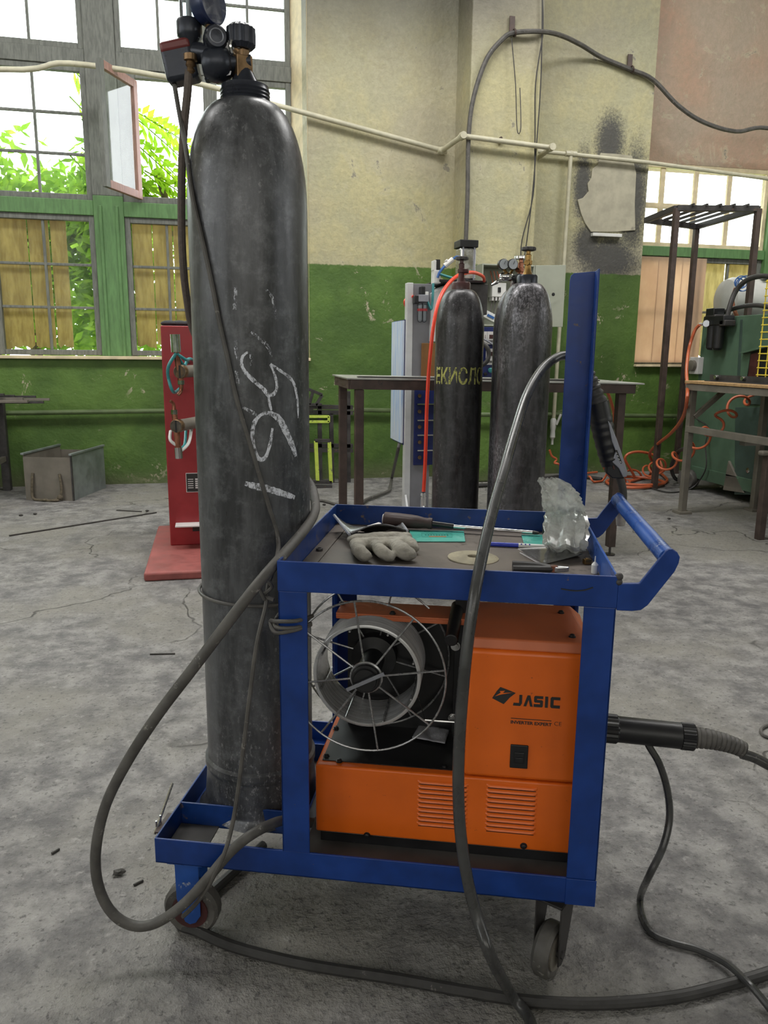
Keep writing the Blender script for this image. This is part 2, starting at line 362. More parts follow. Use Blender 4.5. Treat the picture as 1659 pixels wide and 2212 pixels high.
def trans_sheet(name, a, b, sc, stretch=(3, 3, .6), t=.5):
    k = NT(name); k.n.remove(k.b); o = k.pos(); n = k.noise(sc, 8, .7, k.mapv(o, stretch)); n2 = k.noise(1.7, 4, .6, o)
    c = k.mix(k.ramp(k.math('ADD', k.math('MULTIPLY', n, .6), k.math('MULTIPLY', n2, .4)), .36, .62), a, b)
    df = k.new('ShaderNodeBsdfDiffuse'); tl = k.new('ShaderNodeBsdfTranslucent'); k.l.new(c, df.inputs[0]); k.l.new(c, tl.inputs[0])
    mx = k.new('ShaderNodeMixShader'); mx.inputs[0].default_value = t; k.l.new(df.outputs[0], mx.inputs[1]); k.l.new(tl.outputs[0], mx.inputs[2])
    k.l.new(mx.outputs[0], k.n['Material Output'].inputs[0]); return k.m
mt['sheet'] = trans_sheet('ochre_cover_sheet', (.38, .28, .11, 1), (.60, .48, .21, 1), 9, t=.42)
mt['sheet_pale'] = trans_sheet('pale_weathered_board', (.42, .34, .16, 1), (.72, .62, .36, 1), 9, t=.42)
mt['sheet_pink'] = trans_sheet('pinkish_plastic_sheet', (.62, .45, .32, 1), (.78, .62, .48, 1), 1.2, (1, 1, .4), .5)
mt['leaf'] = trans_sheet('leaf', (.12, .28, .02, 1), (.32, .50, .05, 1), 5, (1, 1, 1), .6)
mt['frond'] = trans_sheet('frond_leaf', (.13, .30, .015, 1), (.30, .46, .03, 1), 7, (1, 1, 1), .65)
# floor: worn concrete
k = NT('worn_concrete'); p = k.pos()
n1 = k.noise(1.1, 4, .6, p); n2 = k.noise(9, 5, .7, p); n3 = k.noise(60, 3, .7, p); n4 = k.noise(.45, 2, .5, p)
c = k.mix(k.ramp(n2, .32, .7), (.12, .116, .117, 1), (.305, .297, .285, 1))
c = k.mix(k.ramp(n1, .42, .66), c, (.235, .225, .20, 1))
c = k.mix(k.ramp(n3, .56, .68, 0, .75), c, (.085, .08, .08, 1))
n5 = k.noise(24, 4, .75, p); c = k.mix(k.ramp(n5, .56, .72, 0, .5), c, (.40, .39, .37, 1)); c = k.mix(k.ramp(n5, .44, .30, 0, .55), c, (.09, .088, .09, 1))
c = k.mix(k.ramp(n4, .52, .66, 0, .35), c, (.12, .115, .12, 1))
vn = k.new('ShaderNodeTexVoronoi', feature='DISTANCE_TO_EDGE'); vn.inputs['Scale'].default_value = .75
ds = k.new('ShaderNodeVectorMath', operation='ADD'); nn = k.new('ShaderNodeTexNoise'); nn.inputs['Scale'].default_value = 3.2; nn.inputs['Detail'].default_value = 3
sc_ = k.new('ShaderNodeVectorMath', operation='SCALE'); sc_.inputs[3].default_value = .45
k.l.new(p, nn.inputs['Vector']); k.l.new(nn.outputs['Color'], sc_.inputs[0]); k.l.new(p, ds.inputs[0]); k.l.new(sc_.outputs[0], ds.inputs[1]); k.l.new(ds.outputs[0], vn.inputs['Vector'])
crack = k.math('MULTIPLY', k.ramp(vn.outputs['Distance'], .0, .006, 1, 0), k.ramp(n1, .44, .56))
c = k.mix(k.math('MULTIPLY', crack, .75), c, (.05, .048, .045, 1))
k.l.new(c, k.b.inputs['Base Color']); k.inp(k.b, 'Roughness', k.ramp(n2, .2, .8, .62, .86)); k.inp(k.b, 'Specular IOR Level', .3)
h = k.math('ADD', k.math('MULTIPLY', n2, .6), k.math('MULTIPLY', n3, .35)); h = k.math('SUBTRACT', h, k.math('MULTIPLY', crack, .5))
h = k.math('ADD', h, k.math('MULTIPLY', n5, .6)); k.bump(h, .8, .016); mt['floor'] = k.m
# walls: oil-painted green dado, limewashed cream above, peeling and sooty
def wall_mat(name, dado_z, soot=None, upper=(.52, .475, .265, 1), upper2=(.44, .42, .265, 1), green=True):
    k = NT(name); p = k.pos(); xyz = k.xyz(p)
    a = k.noise(2.4, 5, .65, p); b = k.noise(.7, 2, .55, p); f = k.noise(26, 4, .7, p); g = k.noise(3.6, 7, .75, p, .6)
    cr = k.mix(k.ramp(a, .38, .62), upper2, upper); cr = k.mix(k.ramp(b, .45, .66, 0, .6), cr, (.40, .36, .29, 1))
    cr = k.mix(k.ramp(f, .30, .72, .35, 0), cr, (.25, .235, .16, 1)); cr = k.mix(k.ramp(g, .56, .60, 0, .35), cr, (.50, .47, .33, 1)); cr = k.mix(k.ramp(g, .635, .65, 0, .8), cr, (.22, .205, .17, 1))
    if soot: cr = k.mix(soot(k, p, xyz, a, f), cr, (.045, .045, .05, 1))
    c = cr; edge = None
    if green:
        gr = k.mix(k.ramp(a, .35, .68), (.062, .125, .022, 1), (.105, .195, .035, 1)); gr = k.mix(k.ramp(b, .5, .7, 0, .5), gr, (.05, .09, .02, 1))
        peel = k.math('MULTIPLY', k.ramp(g, .605, .625), k.ramp(k.noise(1.3, 3, .5, p), .46, .56))
        gr = k.mix(peel, gr, (.42, .38, .27, 1))
        low = k.ramp(k.math('ADD', xyz[2], k.math('MULTIPLY', b, .3)), .13, .34, .6, 0)
        gr = k.mix(low, gr, (.12, .11, .07, 1))
        zz = k.math('ADD', xyz[2], k.math('MULTIPLY', f, .03))
        c = k.mix(k.ramp(zz, dado_z+.008, dado_z+.022), gr, cr)
    k.l.new(c, k.b.inputs['Base Color']); k.inp(k.b, 'Roughness', .62)
    k.bump(k.math('ADD', k.math('MULTIPLY', a, .8), k.math('MULTIPLY', f, .15)), .9, .03); return k.m
def blob(k, xyz, x, z, rx, rz, f, n=.5):
    dx = k.math('DIVIDE', k.math('SUBTRACT', xyz[0], x), rx); dz = k.math('DIVIDE', k.math('SUBTRACT', xyz[2], z), rz)
    d = k.math('SQRT', k.math('ADD', k.math('MULTIPLY', dx, dx), k.math('MULTIPLY', dz, dz)))
    d = k.math('ADD', d, k.math('MULTIPLY', k.math('SUBTRACT', f, .5), n)); return k.ramp(d, .45, 1.25, 1, 0)
def pier_soot_and_top(k, p, xyz, a, f):
    s = None; nz_ = k.noise(70, 4, .8, p)
    for x, z, rx, rz in ((3.56, 2.98, .16, .30), (3.32, 2.62, .10, .36), (3.83, 2.5, .16, .55), (3.62, 2.0, .36, .24), (3.40, 2.12, .16, .24)):
        b = blob(k, xyz, x, z, rx, rz, nz_, 1.5); s = b if s is None else k.math('MAXIMUM', s, b)
    s = k.math('MULTIPLY', s, .92)
    up = k.math('MULTIPLY', k.ramp(k.math('ADD', xyz[2], k.math('MULTIPLY', a, .5)), 3.45, 4.35, 0, .8), k.ramp(xyz[0], 2.2, 2.9, 1, .45))  # upper wall darkens gradually towards the top
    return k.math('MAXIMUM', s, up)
mt['wall'] = wall_mat('painted_plaster_wall', 1.865, pier_soot_and_top)
mt['wall_plain'] = wall_mat('painted_plaster', 1.865)
mt['wall_pink'] = wall_mat('pinkish_limewash', 0, None, (.47, .29, .20, 1), (.42, .28, .205, 1), green=False)
mt['patch'] = mat('bare_plaster_patch', (.46, .43, .33), .8, 0, .25, 7, wear=.2, wear_col=(.30, .28, .22, 1), wear_scale=6, bump=.2)
mt['ceiling'] = mat('grey_ceiling', (.42, .41, .39), .8, 0, .2, 2)
mt['ground'] = mat('outdoor_ground', (.35, .36, .2), .9, 0, .3, 2)
mt['bark'] = mat('tree_bark', (.14, .10, .07), .9, 0, .4, 20, bump=.5)
mt['outwall'] = mat('pale_house_wall', (.75, .68, .66), .8, 0, .1, 2)
# ------------------------------------------------------------------ the setting
YW, YN = 6.88, 7.2          # wall face, window plane
def sbox(name, a, b, m, bevel=0): return struct(MB().box(a, b).build(name, mt[m], smooth=False, bevel=bevel))
sbox('floor', (-6.2, -6.8, -.2), (8.8, 7.6, 0), 'floor')
sbox('ceiling', (-6.2, -6.8, 5.6), (8.8, 7.6, 5.8), 'ceiling')
sbox('wall_left', (-6.2, -6.8, 0), (-6.0, 7.6, 5.6), 'wall_plain')
sbox('wall_right', (8.6, -6.8, 0), (8.8, 7.6, 5.6), 'wall_plain')
sbox('wall_rear', (-6.2, -6.8, 0), (8.8, -6.6, 5.6), 'wall_plain')
sbox('wall_back_sill_run', (-6.0, YW, 0), (.83, 7.5, 1.05), 'wall')
struct(MB().prism([(.83, YW, 0), (3.96, YW, 0), (4.02, 7.5, 0), (.735, 7.5, 0), (.735, YN, 0)], (0, 0, 5.6)).build('wall_back_pier', mt['wall'], smooth=False))
struct(MB().prism([(.836, 6.874, 1.05), (.832, 6.883, 1.05), (.738, 7.19, 1.05), (.728, 7.19, 1.05)], (0, 0, 4.5)).build('trim_1', mt['wood_cream'], smooth=False))
sbox('wall_back_pilaster', (2.11, 6.5, 0), (2.72, YW+.01, 5.6), 'wall', .012)
sbox('wall_back_lintel', (-6.0, 7.1, 4.75), (.735, 7.5, 5.6), 'wall_plain')
sbox('wall_back_sill_run_b', (3.96, YW, 0), (8.6, 7.5, 1.02), 'wall')
sbox('wall_back_panel', (4.0, YN-.03, 2.93), (8.6, 7.5, 5.6), 'wall_pink')
sbox('wall_back_end', (7.4, YN-.02, 1.02), (8.6, 7.5, 2.93), 'wall_plain')
sbox('trim_2', (-6.0, 6.83, 1.05), (.84, 7.24, 1.075), 'wood_cream', .004)
sbox('trim_3', (3.955, 6.83, 1.02), (8.6, 7.24, 1.04), 'wood_cream', .004)
# ---- windows of the back wall
pane_cache = {}
def pane(root, x0, x1, z0, z1, y=YN):
    w, h = round(x1-x0, 3), round(z1-z0, 3); key = (w, h)
    if key not in pane_cache:
        o = MB().box((x0, y-.002, z0), (x1, y+.002, z1)).build('pane', mt['glass'], root, smooth=False)
        pane_cache[key] = (o.data, WM[root.name].copy(), x0, y, z0); return o
    me, m, a, b, c = pane_cache[key]; o = bpy.data.objects.new('pane', me); COL.objects.link(o); o.parent = root
    o.matrix_basis = WM[root.name].inverted() @ Matrix.Translation((x0-a, y-b, z0-c)) @ m; return o
def casement(root, x0, x1, z0, z1, cols, rows, fm, mm, fw=.045, mw_=.022, y=YN, skip=(), xs=None):
    def part(nm, a, b, d): MB().box((a[0], y-d, a[1]), (b[0], y+d, b[1])).build(nm, mt[fm if nm == 'frame_bar' else mm], root, smooth=False, bevel=.004)
    part('frame_bar', (x0, z0), (x0+fw, z1), .03); part('frame_bar', (x1-fw, z0), (x1, z1), .03)
    part('frame_bar', (x0+fw, z0), (x1-fw, z0+fw), .028); part('frame_bar', (x0+fw, z1-fw), (x1-fw, z1), .028)
    X = xs or [x0+fw+(x1-x0-2*fw)*i/cols for i in range(cols+1)]; Z = [z0+fw+(z1-z0-2*fw)*i/rows for i in range(rows+1)]
    for i in range(1, cols): part('muntin', (X[i]-mw_/2, z0+fw), (X[i]+mw_/2, z1-fw), .014)
    for j in range(1, rows): part('muntin', (x0+fw, Z[j]-mw_/2), (x1-fw, Z[j]+mw_/2), .012)
    for i in range(cols):
        for j in range(rows):
            if (i, j) not in skip: pane(root, X[i], X[i+1], Z[j], Z[j+1], y)
def cover(root, x0, x1, z0, z1, m, y=7.245, tatter=.05, lean=0.0):
    n = 7; bot = [(x1+(x0-x1)*i/n+lean, y, z0+random.uniform(0, tatter)) for i in range(n+1)]
    return MB().prism([(x0, y, z1), (x1, y, z1)]+bot, (0, .006, 0)).build('cover_sheet', mt[m], root, smooth=False)
def wroot(n, loc): o = bpy.data.objects.new('window_%d' % n, None); COL.objects.link(o); o.location = loc; WM[o.name] = Matrix.Translation(loc); o['kind'] = 'structure'; return o
Z1, Z2, Z3, Z4 = (1.08, 2.22), (2.34, 3.36), (3.48, 4.75), 0
# bay A: three units, left to right
for n, x0, x1, cols in ((1, -2.62, -1.78, 2), (2, -1.74, -.92, 2), (6, -3.5, -2.66, 2), (7, -4.4, -3.54, 2)):
    r = wroot(n, ((x0+x1)/2, YN, 1.08)); casement(r, x0, x1, *Z1, cols, 3, 'wood_grey', 'wood_grey'); casement(r, x0, x1, *Z2, cols, 3, 'wood_grey', 'wood_grey'); casement(r, x0, x1, *Z3, cols, 3, 'wood_grey', 'wood_grey')
    if n == 2:
        for a, b, m, ln in ((-1.70, -1.47, 'sheet', 0), (-1.46, -1.30, 'sheet', .0), (-1.285, -1.16, 'sheet', 0)): cover(r, a, b, 1.12, 2.2, m, lean=ln)
    else:
        w = (x1-x0)/3
        for i in range(3): cover(r, x0+i*w+.01, x0+(i+1)*w-.008, 1.10+random.uniform(0, .1), 2.2, 'sheet')
r = wroot(3, (.02, YN, 1.08))
casement(r, -.68, .0, *Z1, 2, 3, 'wood_grey', 'wood_grey'); casement(r, .03, .73, *Z1, 2, 3, 'wood_grey', 'wood_grey')
for a, b in ((-.63, -.47), (-.462, -.30), (-.292, -.12), (-.11, .02), (.08, .3), (.31, .5), (.51, .7)): cover(r, a, b, 1.11+random.uniform(.0, .08), 2.2, 'sheet')
casement(r, .07, .73, *Z2, 2, 3, 'wood_grey', 'wood_grey')
casement(r, -.68, .0, *Z3, 2, 3, 'wood_grey', 'wood_grey'); casement(r, .03, .73, *Z3, 2, 3, 'wood_grey', 'wood_grey')
for a, b in (((-.68, 2.34), (-.54, 3.36)), ((.0, 2.34), (.07, 3.36)), ((-.54, 2.34), (.0, 2.39)), ((-.54, 3.30), (.0, 3.36))):
    MB().box((a[0], YN-.03, a[1]), (b[0], YN+.03, b[1])).build('frame_bar', mt['wood_grey'], r, smooth=False, bevel=.004)
# open vent sash swung into the room on its right-hand hinge
hg = V(-.535, 7.15, 0); fr_ = onY(210, 130, 6.66); fr_ = V(fr_.x, fr_.y, 0); d = (fr_-hg).normalized(); L = (fr_-hg).length; nrm = V(-d.y, d.x, 0)
def sash(nm, a, b, z0, z1, m, t=.036): return MB().bar(hg+d*((a+b)/2)+V(0, 0, z0), hg+d*((a+b)/2)+V(0, 0, z1), t, b-a, up=d).build(nm, mt[m], r, smooth=False, bevel=.003)
sash('sash_stile', 0, .06, 2.36, 3.27, 'wood_red'); sash('sash_stile', L-.06, L, 2.36, 3.27, 'wood_grey'); sash('sash_rail', .06, L-.06, 3.21, 3.27, 'wood_red'); sash('sash_rail', .06, L-.06, 2.36, 2.42, 'wood_red'); sash('sash_pane', .06, L-.06, 2.42, 3.21, 'glass', .004)
# bay A mullions and transoms
for i, (a, b, m) in enumerate((((-.92, 7.15, 1.075), (-.68, 7.26, 2.38), 'wood_green'), ((-.92, 7.152, 2.38), (-.68, 7.258, 4.75), 'wood_grey'), ((-1.78, 7.17, 1.075), (-1.74, 7.25, 4.75), 'wood_grey'), ((-4.4, 7.155, 2.22), (-.92, 7.25, 2.34), 'wood_green'), ((-.68, 7.155, 2.22), (.735, 7.25, 2.34), 'wood_green'),
        ((-4.4, 7.16, 3.36), (-.92, 7.25, 3.48), 'wood_grey'), ((-.68, 7.16, 3.36), (.735, 7.25, 3.48), 'wood_grey'), ((-6.0, 7.15, 1.075), (-4.4, 7.5, 4.75), 'wall_plain'), ((.0, 7.165, 1.075), (.03, 7.25, 2.3), 'wood_green'), ((.0, 7.166, 2.3), (.03, 7.25, 4.75), 'wood_grey'))):
    sbox('trim_%d' % (i+20), a, b, m, .005)
for i, (x, w) in enumerate(((-.865, .006), (-.735, .006))):   # grooved boards on the mullion
    sbox('trim_%d' % (i+14), (x-.012, 7.138, 1.075), (x+.012, 7.152, 2.3), 'wood_green', .003)
# bay B
r = wroot(4, (4.7, YN, 1.04))
casement(r, 4.0, 5.46, 2.17, 2.93, 4, 2, 'wood_cream', 'wood_cream', .04, .05, xs=[4.04, 4.30, 4.66, 5.03, 5.42])
casement(r, 4.0, 4.72, 1.04, 2.08, 2, 2, 'wood_grey', 'wood_grey'); casement(r, 4.74, 5.46, 1.04, 2.08, 2, 2, 'wood_grey', 'wood_grey')
for a, b, m, t in ((4.02, 4.30, 'sheet_pink', .0), (4.295, 4.56, 'sheet_pink', .0), (4.555, 4.82, 'sheet_pink', .0), (4.85, 5.10, 'sheet_pale', .12), (5.11, 5.42, 'sheet_pale', .12)): cover(r, a, b, 1.06, 2.07, m, 7.15-a*.002 if m == 'sheet_pink' else 7.245, t)
r = wroot(5, (6.3, YN, 1.04)); casement(r, 5.74, 7.4, 2.17, 2.93, 4, 2, 'wood_cream', 'wood_cream', .04, .05); casement(r, 5.74, 7.4, 1.04, 2.08, 4, 2, 'wood_grey', 'wood_grey')
for i in range(5): cover(r, 5.78+i*.32, 5.78+i*.32+.31, 1.08, 2.07, 'sheet_pale')
sbox('trim_12', (3.98, 7.14, 2.08), (7.4, 7.25, 2.17), 'wood_green', .005); sbox('trim_13', (5.46, 7.12, 1.04), (5.74, 7.26, 2.93), 'wood_green', .005)
# ---- outside: ground, trees
sbox('ground', (-12, 7.6, -.4), (16, 30, -.2), 'ground')
def frond(mb, st, base, tip, n=15, ll=.16, lw=.035, droop=.15):
    base, tip = Vector(base), Vector(tip); P = [base.lerp(tip, t/10)+V(0, 0, -droop*(t/10)**2) for t in range(11)]
    st.tube(P, lambda t: .008*(1-.7*t), 5, raw=True)
    ax = (tip-base).normalized(); sd = ax.cross(V(0, .35, 1)).normalized(); up = sd.cross(ax)
    for i in range(n):
        t = .12+.88*i/(n-1); p = base.lerp(tip, t)+V(0, 0, -droop*t*t)
        for s in (-1, 1):
            l = ll*(1-.55*t)*random.uniform(.85, 1.1); dr = (sd*s+ax*.45+up*random.uniform(-.35, .25)).normalized(); w = dr.cross(up).normalized()*lw*(1-.4*t)
            mid = p+dr*l*.45; mb.add([p, mid+w, p+dr*l, mid-w], [(0, 1, 2, 3)])
def leafcloud(mb, c, rad, n, size):
    c = Vector(c)
    for i in range(n):
        q = V(random.gauss(0, .45), random.gauss(0, .45), random.gauss(0, .45)); p = c+V(q.x*rad[0], q.y*rad[1], q.z*rad[2])
        a = V(random.uniform(-1, 1), random.uniform(-1, 1), random.uniform(-1, .4)).normalized(); b = a.orthogonal().normalized(); s = size*random.uniform(.6, 1.2)
        mb.add([p, p+a*s*.5+b*s*.22, p+a*s, p+a*s*.5-b*s*.22], [(0, 1, 2, 3)])
def tree(label, base, h, clouds, n, size):
    t = thing('tree', label, 'tree', base, 0, 'trees outside the windows'); b = Vector(base)
    MB().tube([b, b+V(.1, 0, h*.4), b+V(-.05, .1, h*.8)], lambda q: .09*(1-.6*q), 8).build('trunk', mt['bark'], t)
    m = MB()
    for c, rd in clouds: leafcloud(m, b+Vector(c), rd, n, size)
    tag(m.build('foliage', mt['leaf'], t, smooth=False), kind='stuff'); return t
tree('leafy green tree outside the far left panes of the tall window', (-2.0, 9.4, -.2), 3.2, (((-.2, 0, 2.1), (1.3, .5, 1.0)), ((.7, .1, 1.7), (1.1, .5, 1.0)), ((-.6, 0, 2.9), (1.2, .4, .45)), ((-.9, .2, 3.5), (.8, .3, .5)), ((.6, 0, 2.6), (.8, .4, .6))), 1500, .18)
tree('leafy green bush outside behind the window mullion beside the plywood', (-.9, 8.9, -.2), 2.4, (((.0, 0, 1.9), (.6, .3, .9)), ((-.1, 0, 2.8), (.45, .3, .5)), ((.9, .3, 1.8), (.8, .3, .9))), 1000, .16)
t = thing('tree', 'tree with long feathery fronds seen through the opened vent sash', 'tree', (-.1, 9.2, -.2), 0, 'trees outside the windows')
MB().tube([(-.1, 9.2, -.2), (-.15, 9.1, 1.4), (-.5, 9.0, 3.0)], lambda q: .07*(1-.5*q), 8).build('trunk', mt['bark'], t)
m, s_ = MB(), MB(); bp = V(-.75, 8.75, 3.5)
for (x0, z0, x1, z1) in ((-.8, 3.55, .25, 2.75), (-.85, 3.3, .2, 2.45), (-.9, 3.1, -.1, 2.2), (-.7, 3.0, .3, 2.25), (-.95, 2.9, -.25, 2.0), (-.6, 2.7, .2, 1.9), (-1.0, 3.6, -.1, 3.2), (-.5, 2.6, .5, 2.5), (-.9, 2.5, -.3, 1.8), (-.4, 2.5, .15, 2.05), (-.75, 2.75, -.05, 2.35), (-1.3, 3.9, -.7, 3.2), (-1.3, 3.6, -.6, 2.9), (-1.2, 3.4, -.6, 2.6), (-1.2, 3.1, -.5, 2.5), (-.6, 3.5, .3, 3.0), (-.3, 3.0, .5, 2.7), (-1.3, 3.0, -.7, 2.4), (-.7, 3.3, .1, 2.6), (-.6, 2.9, .1, 2.55)):
    yy = random.uniform(8.6, 9.0); frond(m, s_, (x0, yy, z0), (x1, yy-.1, z1), 17, .26, .036, .12)
tag(m.build('leaflets', mt['frond'], t, smooth=False), kind='stuff'); s_.build('frond_stalks', mt['frond'], t)
# ---- wall details
def wpipe(mb, pts, r, n=12): return mb.tube(pts, r, n, raw=True)
# white service pipe with its jog round the pilaster
YP = YW-.055
a0 = onY(0, 150, YP); a0b = V(-5.8, YP, a0.z-.1); a1 = onY(150, 137, YP); a2 = onY(600, 228, YP); a3 = onY(955, 325, YP); b1 = onX(992, 272, 2.03)
t = thing('wall_pipe', 'cream painted pipe sagging across the wall and stepping round the pilaster', 'pipe', (1, YP, 2.8))
b1 = V(2.03, 6.43, a3.z+.02); b2 = V(2.80, 6.43, a3.z-.02); b3 = V(2.80, 6.80, a3.z-.05)
P = spline([a0b, V(-3.5, YP, a0.z-.02), a0, a1, onY(400, 175, YP), a2, a3], 6)
MB().tube(P, .021, 12, raw=True).build('pipe_run', mt['pipe_white'], t)
MB().cyl(a3, b1, .021, n=12).build('pipe_run', mt['pipe_white'], t); MB().cyl(b1, b2, .021, n=12).build('pipe_run', mt['pipe_white'], t); MB().cyl(b2, b3, .021, n=12).build('pipe_run', mt['pipe_white'], t)
for q, dr in ((a3, V(1, 0, 0)), (b1, V(0, 1, 0)), (b2, V(0, 1, 0))): MB().sphere(q, .031).cyl(q-dr*.04, q+dr*.04, .028, n=12).build('pipe_elbow', mt['pipe_white'], t)
t = thing('branch_pipe', 'cream pipe running right past the soot patch with a drop leg and valve', 'pipe', (3.13, 6.82, 2.8))
c0, c1, c2 = onY(1160, 326, 6.82), onY(1232, 333, 6.82), onY(1659, 386, 6.82); c0.x = 2.80
MB().tube([c0, c1, onY(1400, 351, 6.82), c2, c2+(c2-c1).normalized()*3], .018, 10, raw=True).build('pipe_run', mt['pipe_white'], t)
v0, v1 = V(c1.x, 6.81, c1.z), onY(1192, 935, 6.81)
MB().cyl(v0, (v0.x-.03, 6.81, v1.z), .018, n=10).build('drop_pipe', mt['pipe_white'], t)
MB().sphere(v0, .028).cyl(v0-V(.05, 0, 0), v0+V(.05, 0, 0), .025, n=10).build('pipe_tee', mt['pipe_white'], t)
vb = V(v0.x-.03, 6.81, .42)
MB().lathe([(.018, .12), (.03, .1), (.03, .04), (.022, .0), (.026, -.06), (.012, -.08), (.012, -.13)], vb, n=12).bar(vb+V(.02, -.03, .06), vb+V(.05, -.05, .16), .012, .02).build('tap', mt['white'], t)
t = tag(MB().tube([V(-5.9, 6.83, .60), V(-1.7, 6.83, .615), V(-.4, 6.83, .627), V(1.03, 6.83, .63), V(2.05, 6.83, .61), V(2.05, 6.44, .61), V(2.78, 6.44, .6), V(2.78, 6.83, .58), V(3.97, 6.83, .555), V(8.4, 6.83, .5)], .02, 10, raw=True).build('heating_pipe', mt['pipe_green']), 'green painted pipe running low along the back wall', 'pipe')
# black cable looping over the pilaster and pier
YC = 6.455
pts = [onY(1006, 530, YC), onY(1010, 420, YC), onY(1012, 300, YC), onY(1022, 215, YC), onY(1050, 130, YC), onY(1085, 85, YC), onY(1110, 71, YC), onY(1165, 68, YC), onY(1210, 76, 6.6), onY(1255, 97, 6.75), onY(1300, 124, 6.84), onY(1362, 150, 6.845), onY(1410, 172, 6.845), onY(1465, 228, 6.84), onY(1520, 264, 6.84), onY(1590, 284, 6.84), onY(1660, 277, 6.84), V(5.9, 6.86, 3.1), V(7.4, 7.1, 3.3)]
tag(MB().tube([pts[0]-V(0, 0, .9)]+pts, .019, 8, 6).build('wall_cable', mt['rubber_grey']), 'thick dark cable looping over the pilaster and sagging past the pink panel', 'cable')
for (x, y, Y, lab) in ((1106, 58, 6.49, 'small rusty clamp holding the dark cable on the pilaster'), (1360, 138, 6.87, 'small rusty clamp holding the dark cable beside the pink panel')):
    q = onY(x, y, Y); t = thing('cable_clamp', lab, 'clamp', q)
    MB().box((q.x-.025, Y-.012, q.z-.06), (q.x+.02, Y, q.z+.075)).build('plate', mt['steel_brown'], t, bevel=.002)
    MB().ring(q+V(.01, -.035, -.055), (1, 0, .2), .026, .007, 16).build('clip', mt['steel_brown'], t)
for off, lab in ((0, 'thin black wire hanging down the right edge of the pilaster, outer strand'), (.018, 'thin black wire hanging down the right edge of the pilaster, inner strand')):
    P = [onY(x, y, 6.47)+V(-off, 0, 0) for x, y in ((1172, -60), (1171, 60), (1168, 180), (1160, 300), (1150, 420), (1138, 520), (1130, 570))]
    if off: P = [p+V(.03*math.sin(i*2.1), 0, 0) for i, p in enumerate(P)]
    tag(MB().tube(P, .005, 6, 5).build('hanging_wire', mt['rubber']), lab, 'wire')
q0, q1 = onY(1105, 82, 6.46), onY(1117, 280, 6.43); q2 = onY(1123, 190, 6.44)
tag(MB().tube([q0, q0.lerp(q1, .5)+V(.01, 0, 0), q1, q1+V(.02, -.03, .01), q2], .004, 6, 4).build('tie_wire', mt['steel_dark']), 'thin tie wire hung from the cable clamp down to the pipe', 'wire')
# bare plaster patch with ledge
poly = [(1296, 331), (1330, 333), (1364, 337), (1368, 352), (1373, 376), (1370, 440), (1371, 498), (1330, 501), (1275, 501), (1262, 482), (1254, 462), (1246, 432), (1258, 428), (1270, 414), (1268, 398), (1276, 385), (1278, 366), (1290, 355)]
o = MB().prism([onY(x, y, YW+.002) for x, y in poly], (0, -.014, 0)).build('plaster_patch', mt['patch'], smooth=False, bevel=.004); tag(o, 'pale bare plaster patch with ragged edges inside the soot stain', 'plaster patch')
a, b = onY(1276, 504, YW), onY(1338, 514, YW)
tag(MB().box((a.x, YW-.05, b.z), (b.x, YW, a.z)).build('wall_ledge', mt['white'], smooth=False, bevel=.004), 'small white ledge strip under the plaster patch', 'ledge')
for (x, y, lab) in ((1080, 300, 'rusty bolt stub under the pipe on the pilaster, rust stain round it'),):
    q = onY(x, y, 6.49); tag(MB().cyl(q, q-V(0, .03, 0), .012, n=8).cyl(q-V(0, 0, .02), q-V(0, .015, .02), .02, n=8).build('bolt_stub', mt['steel_brown']), lab, 'bolt')
# ------------------------------------------------------------------ the blue welding cart
FR.append(CARTM)
L_, W_, ZB, HB, ZT, HT, XP = .8126, .5139, .1688, .0515, .7738, .0536, .2491
T = .004
cart = thing('welding_cart', 'blue steel welding cart with shelf tray, push handle and swivel wheels', 'cart')
def angle_x(nm, x0, x1, y, z, s, m='blue', h=HB):            # angle iron along x; s=+1 flange goes to +y
    return MB().box((x0, min(y, y+s*T), z), (x1, max(y, y+s*T), z+h)).box((x0, min(y, y+s*.045), z), (x1, max(y, y+s*.045), z+T)).build(nm, mt[m], cart, smooth=False, bevel=.0012)
def angle_y(nm, y0, y1, x, z, s, m='blue', h=HB):
    return MB().box((min(x, x+s*T), y0, z), (max(x, x+s*T), y1, z+h)).box((min(x, x+s*.045), y0, z), (max(x, x+s*.045), y1, z+T)).build(nm, mt[m], cart, smooth=False, bevel=.0012)
angle_x('base_rail', 0, L_, 0, ZB, 1); angle_x('base_rail', 0, L_, W_, ZB, -1); angle_y('base_rail', T, W_-T, 0, ZB, 1, 'blue_inner'); angle_y('base_rail', T, W_-T, L_, ZB, -1)
angle_x('cross_bar', T, XP+.02, .12, ZB+.001, 1, 'blue_inner'); angle_x('cross_bar', T, XP+.02, .40, ZB+.001, -1, 'blue_inner'); angle_y('cross_bar', .12, .4, XP+.02, ZB+.001, -1)
MB().box((.035, .13, ZB+.0045), (XP+.01, .395, ZB+.009)).build('cylinder_plate', mt['base'], cart, smooth=False)
MB().box((.005, .02, ZB+.006), (.085, .115, ZB+.009)).build('corner_plate', mt['base'], cart, smooth=False)
MB().box((XP+.03, .008, ZB+.027), (L_-.006, W_-.01, ZB+.031)).build('base_plate', mt['base'], cart, smooth=False)
def post(x, y, sx, sy, z0, z1, w=.051, m='blue'):
    return MB().box((min(x, x+sx*w), min(y, y+sy*T), z0), (max(x, x+sx*w), max(y, y+sy*T), z1)).box((min(x, x+sx*T), min(y, y+sy*w), z0), (max(x, x+sx*T), max(y, y+sy*w), z1)).build('corner_post', mt[m], cart, smooth=False, bevel=.0012)
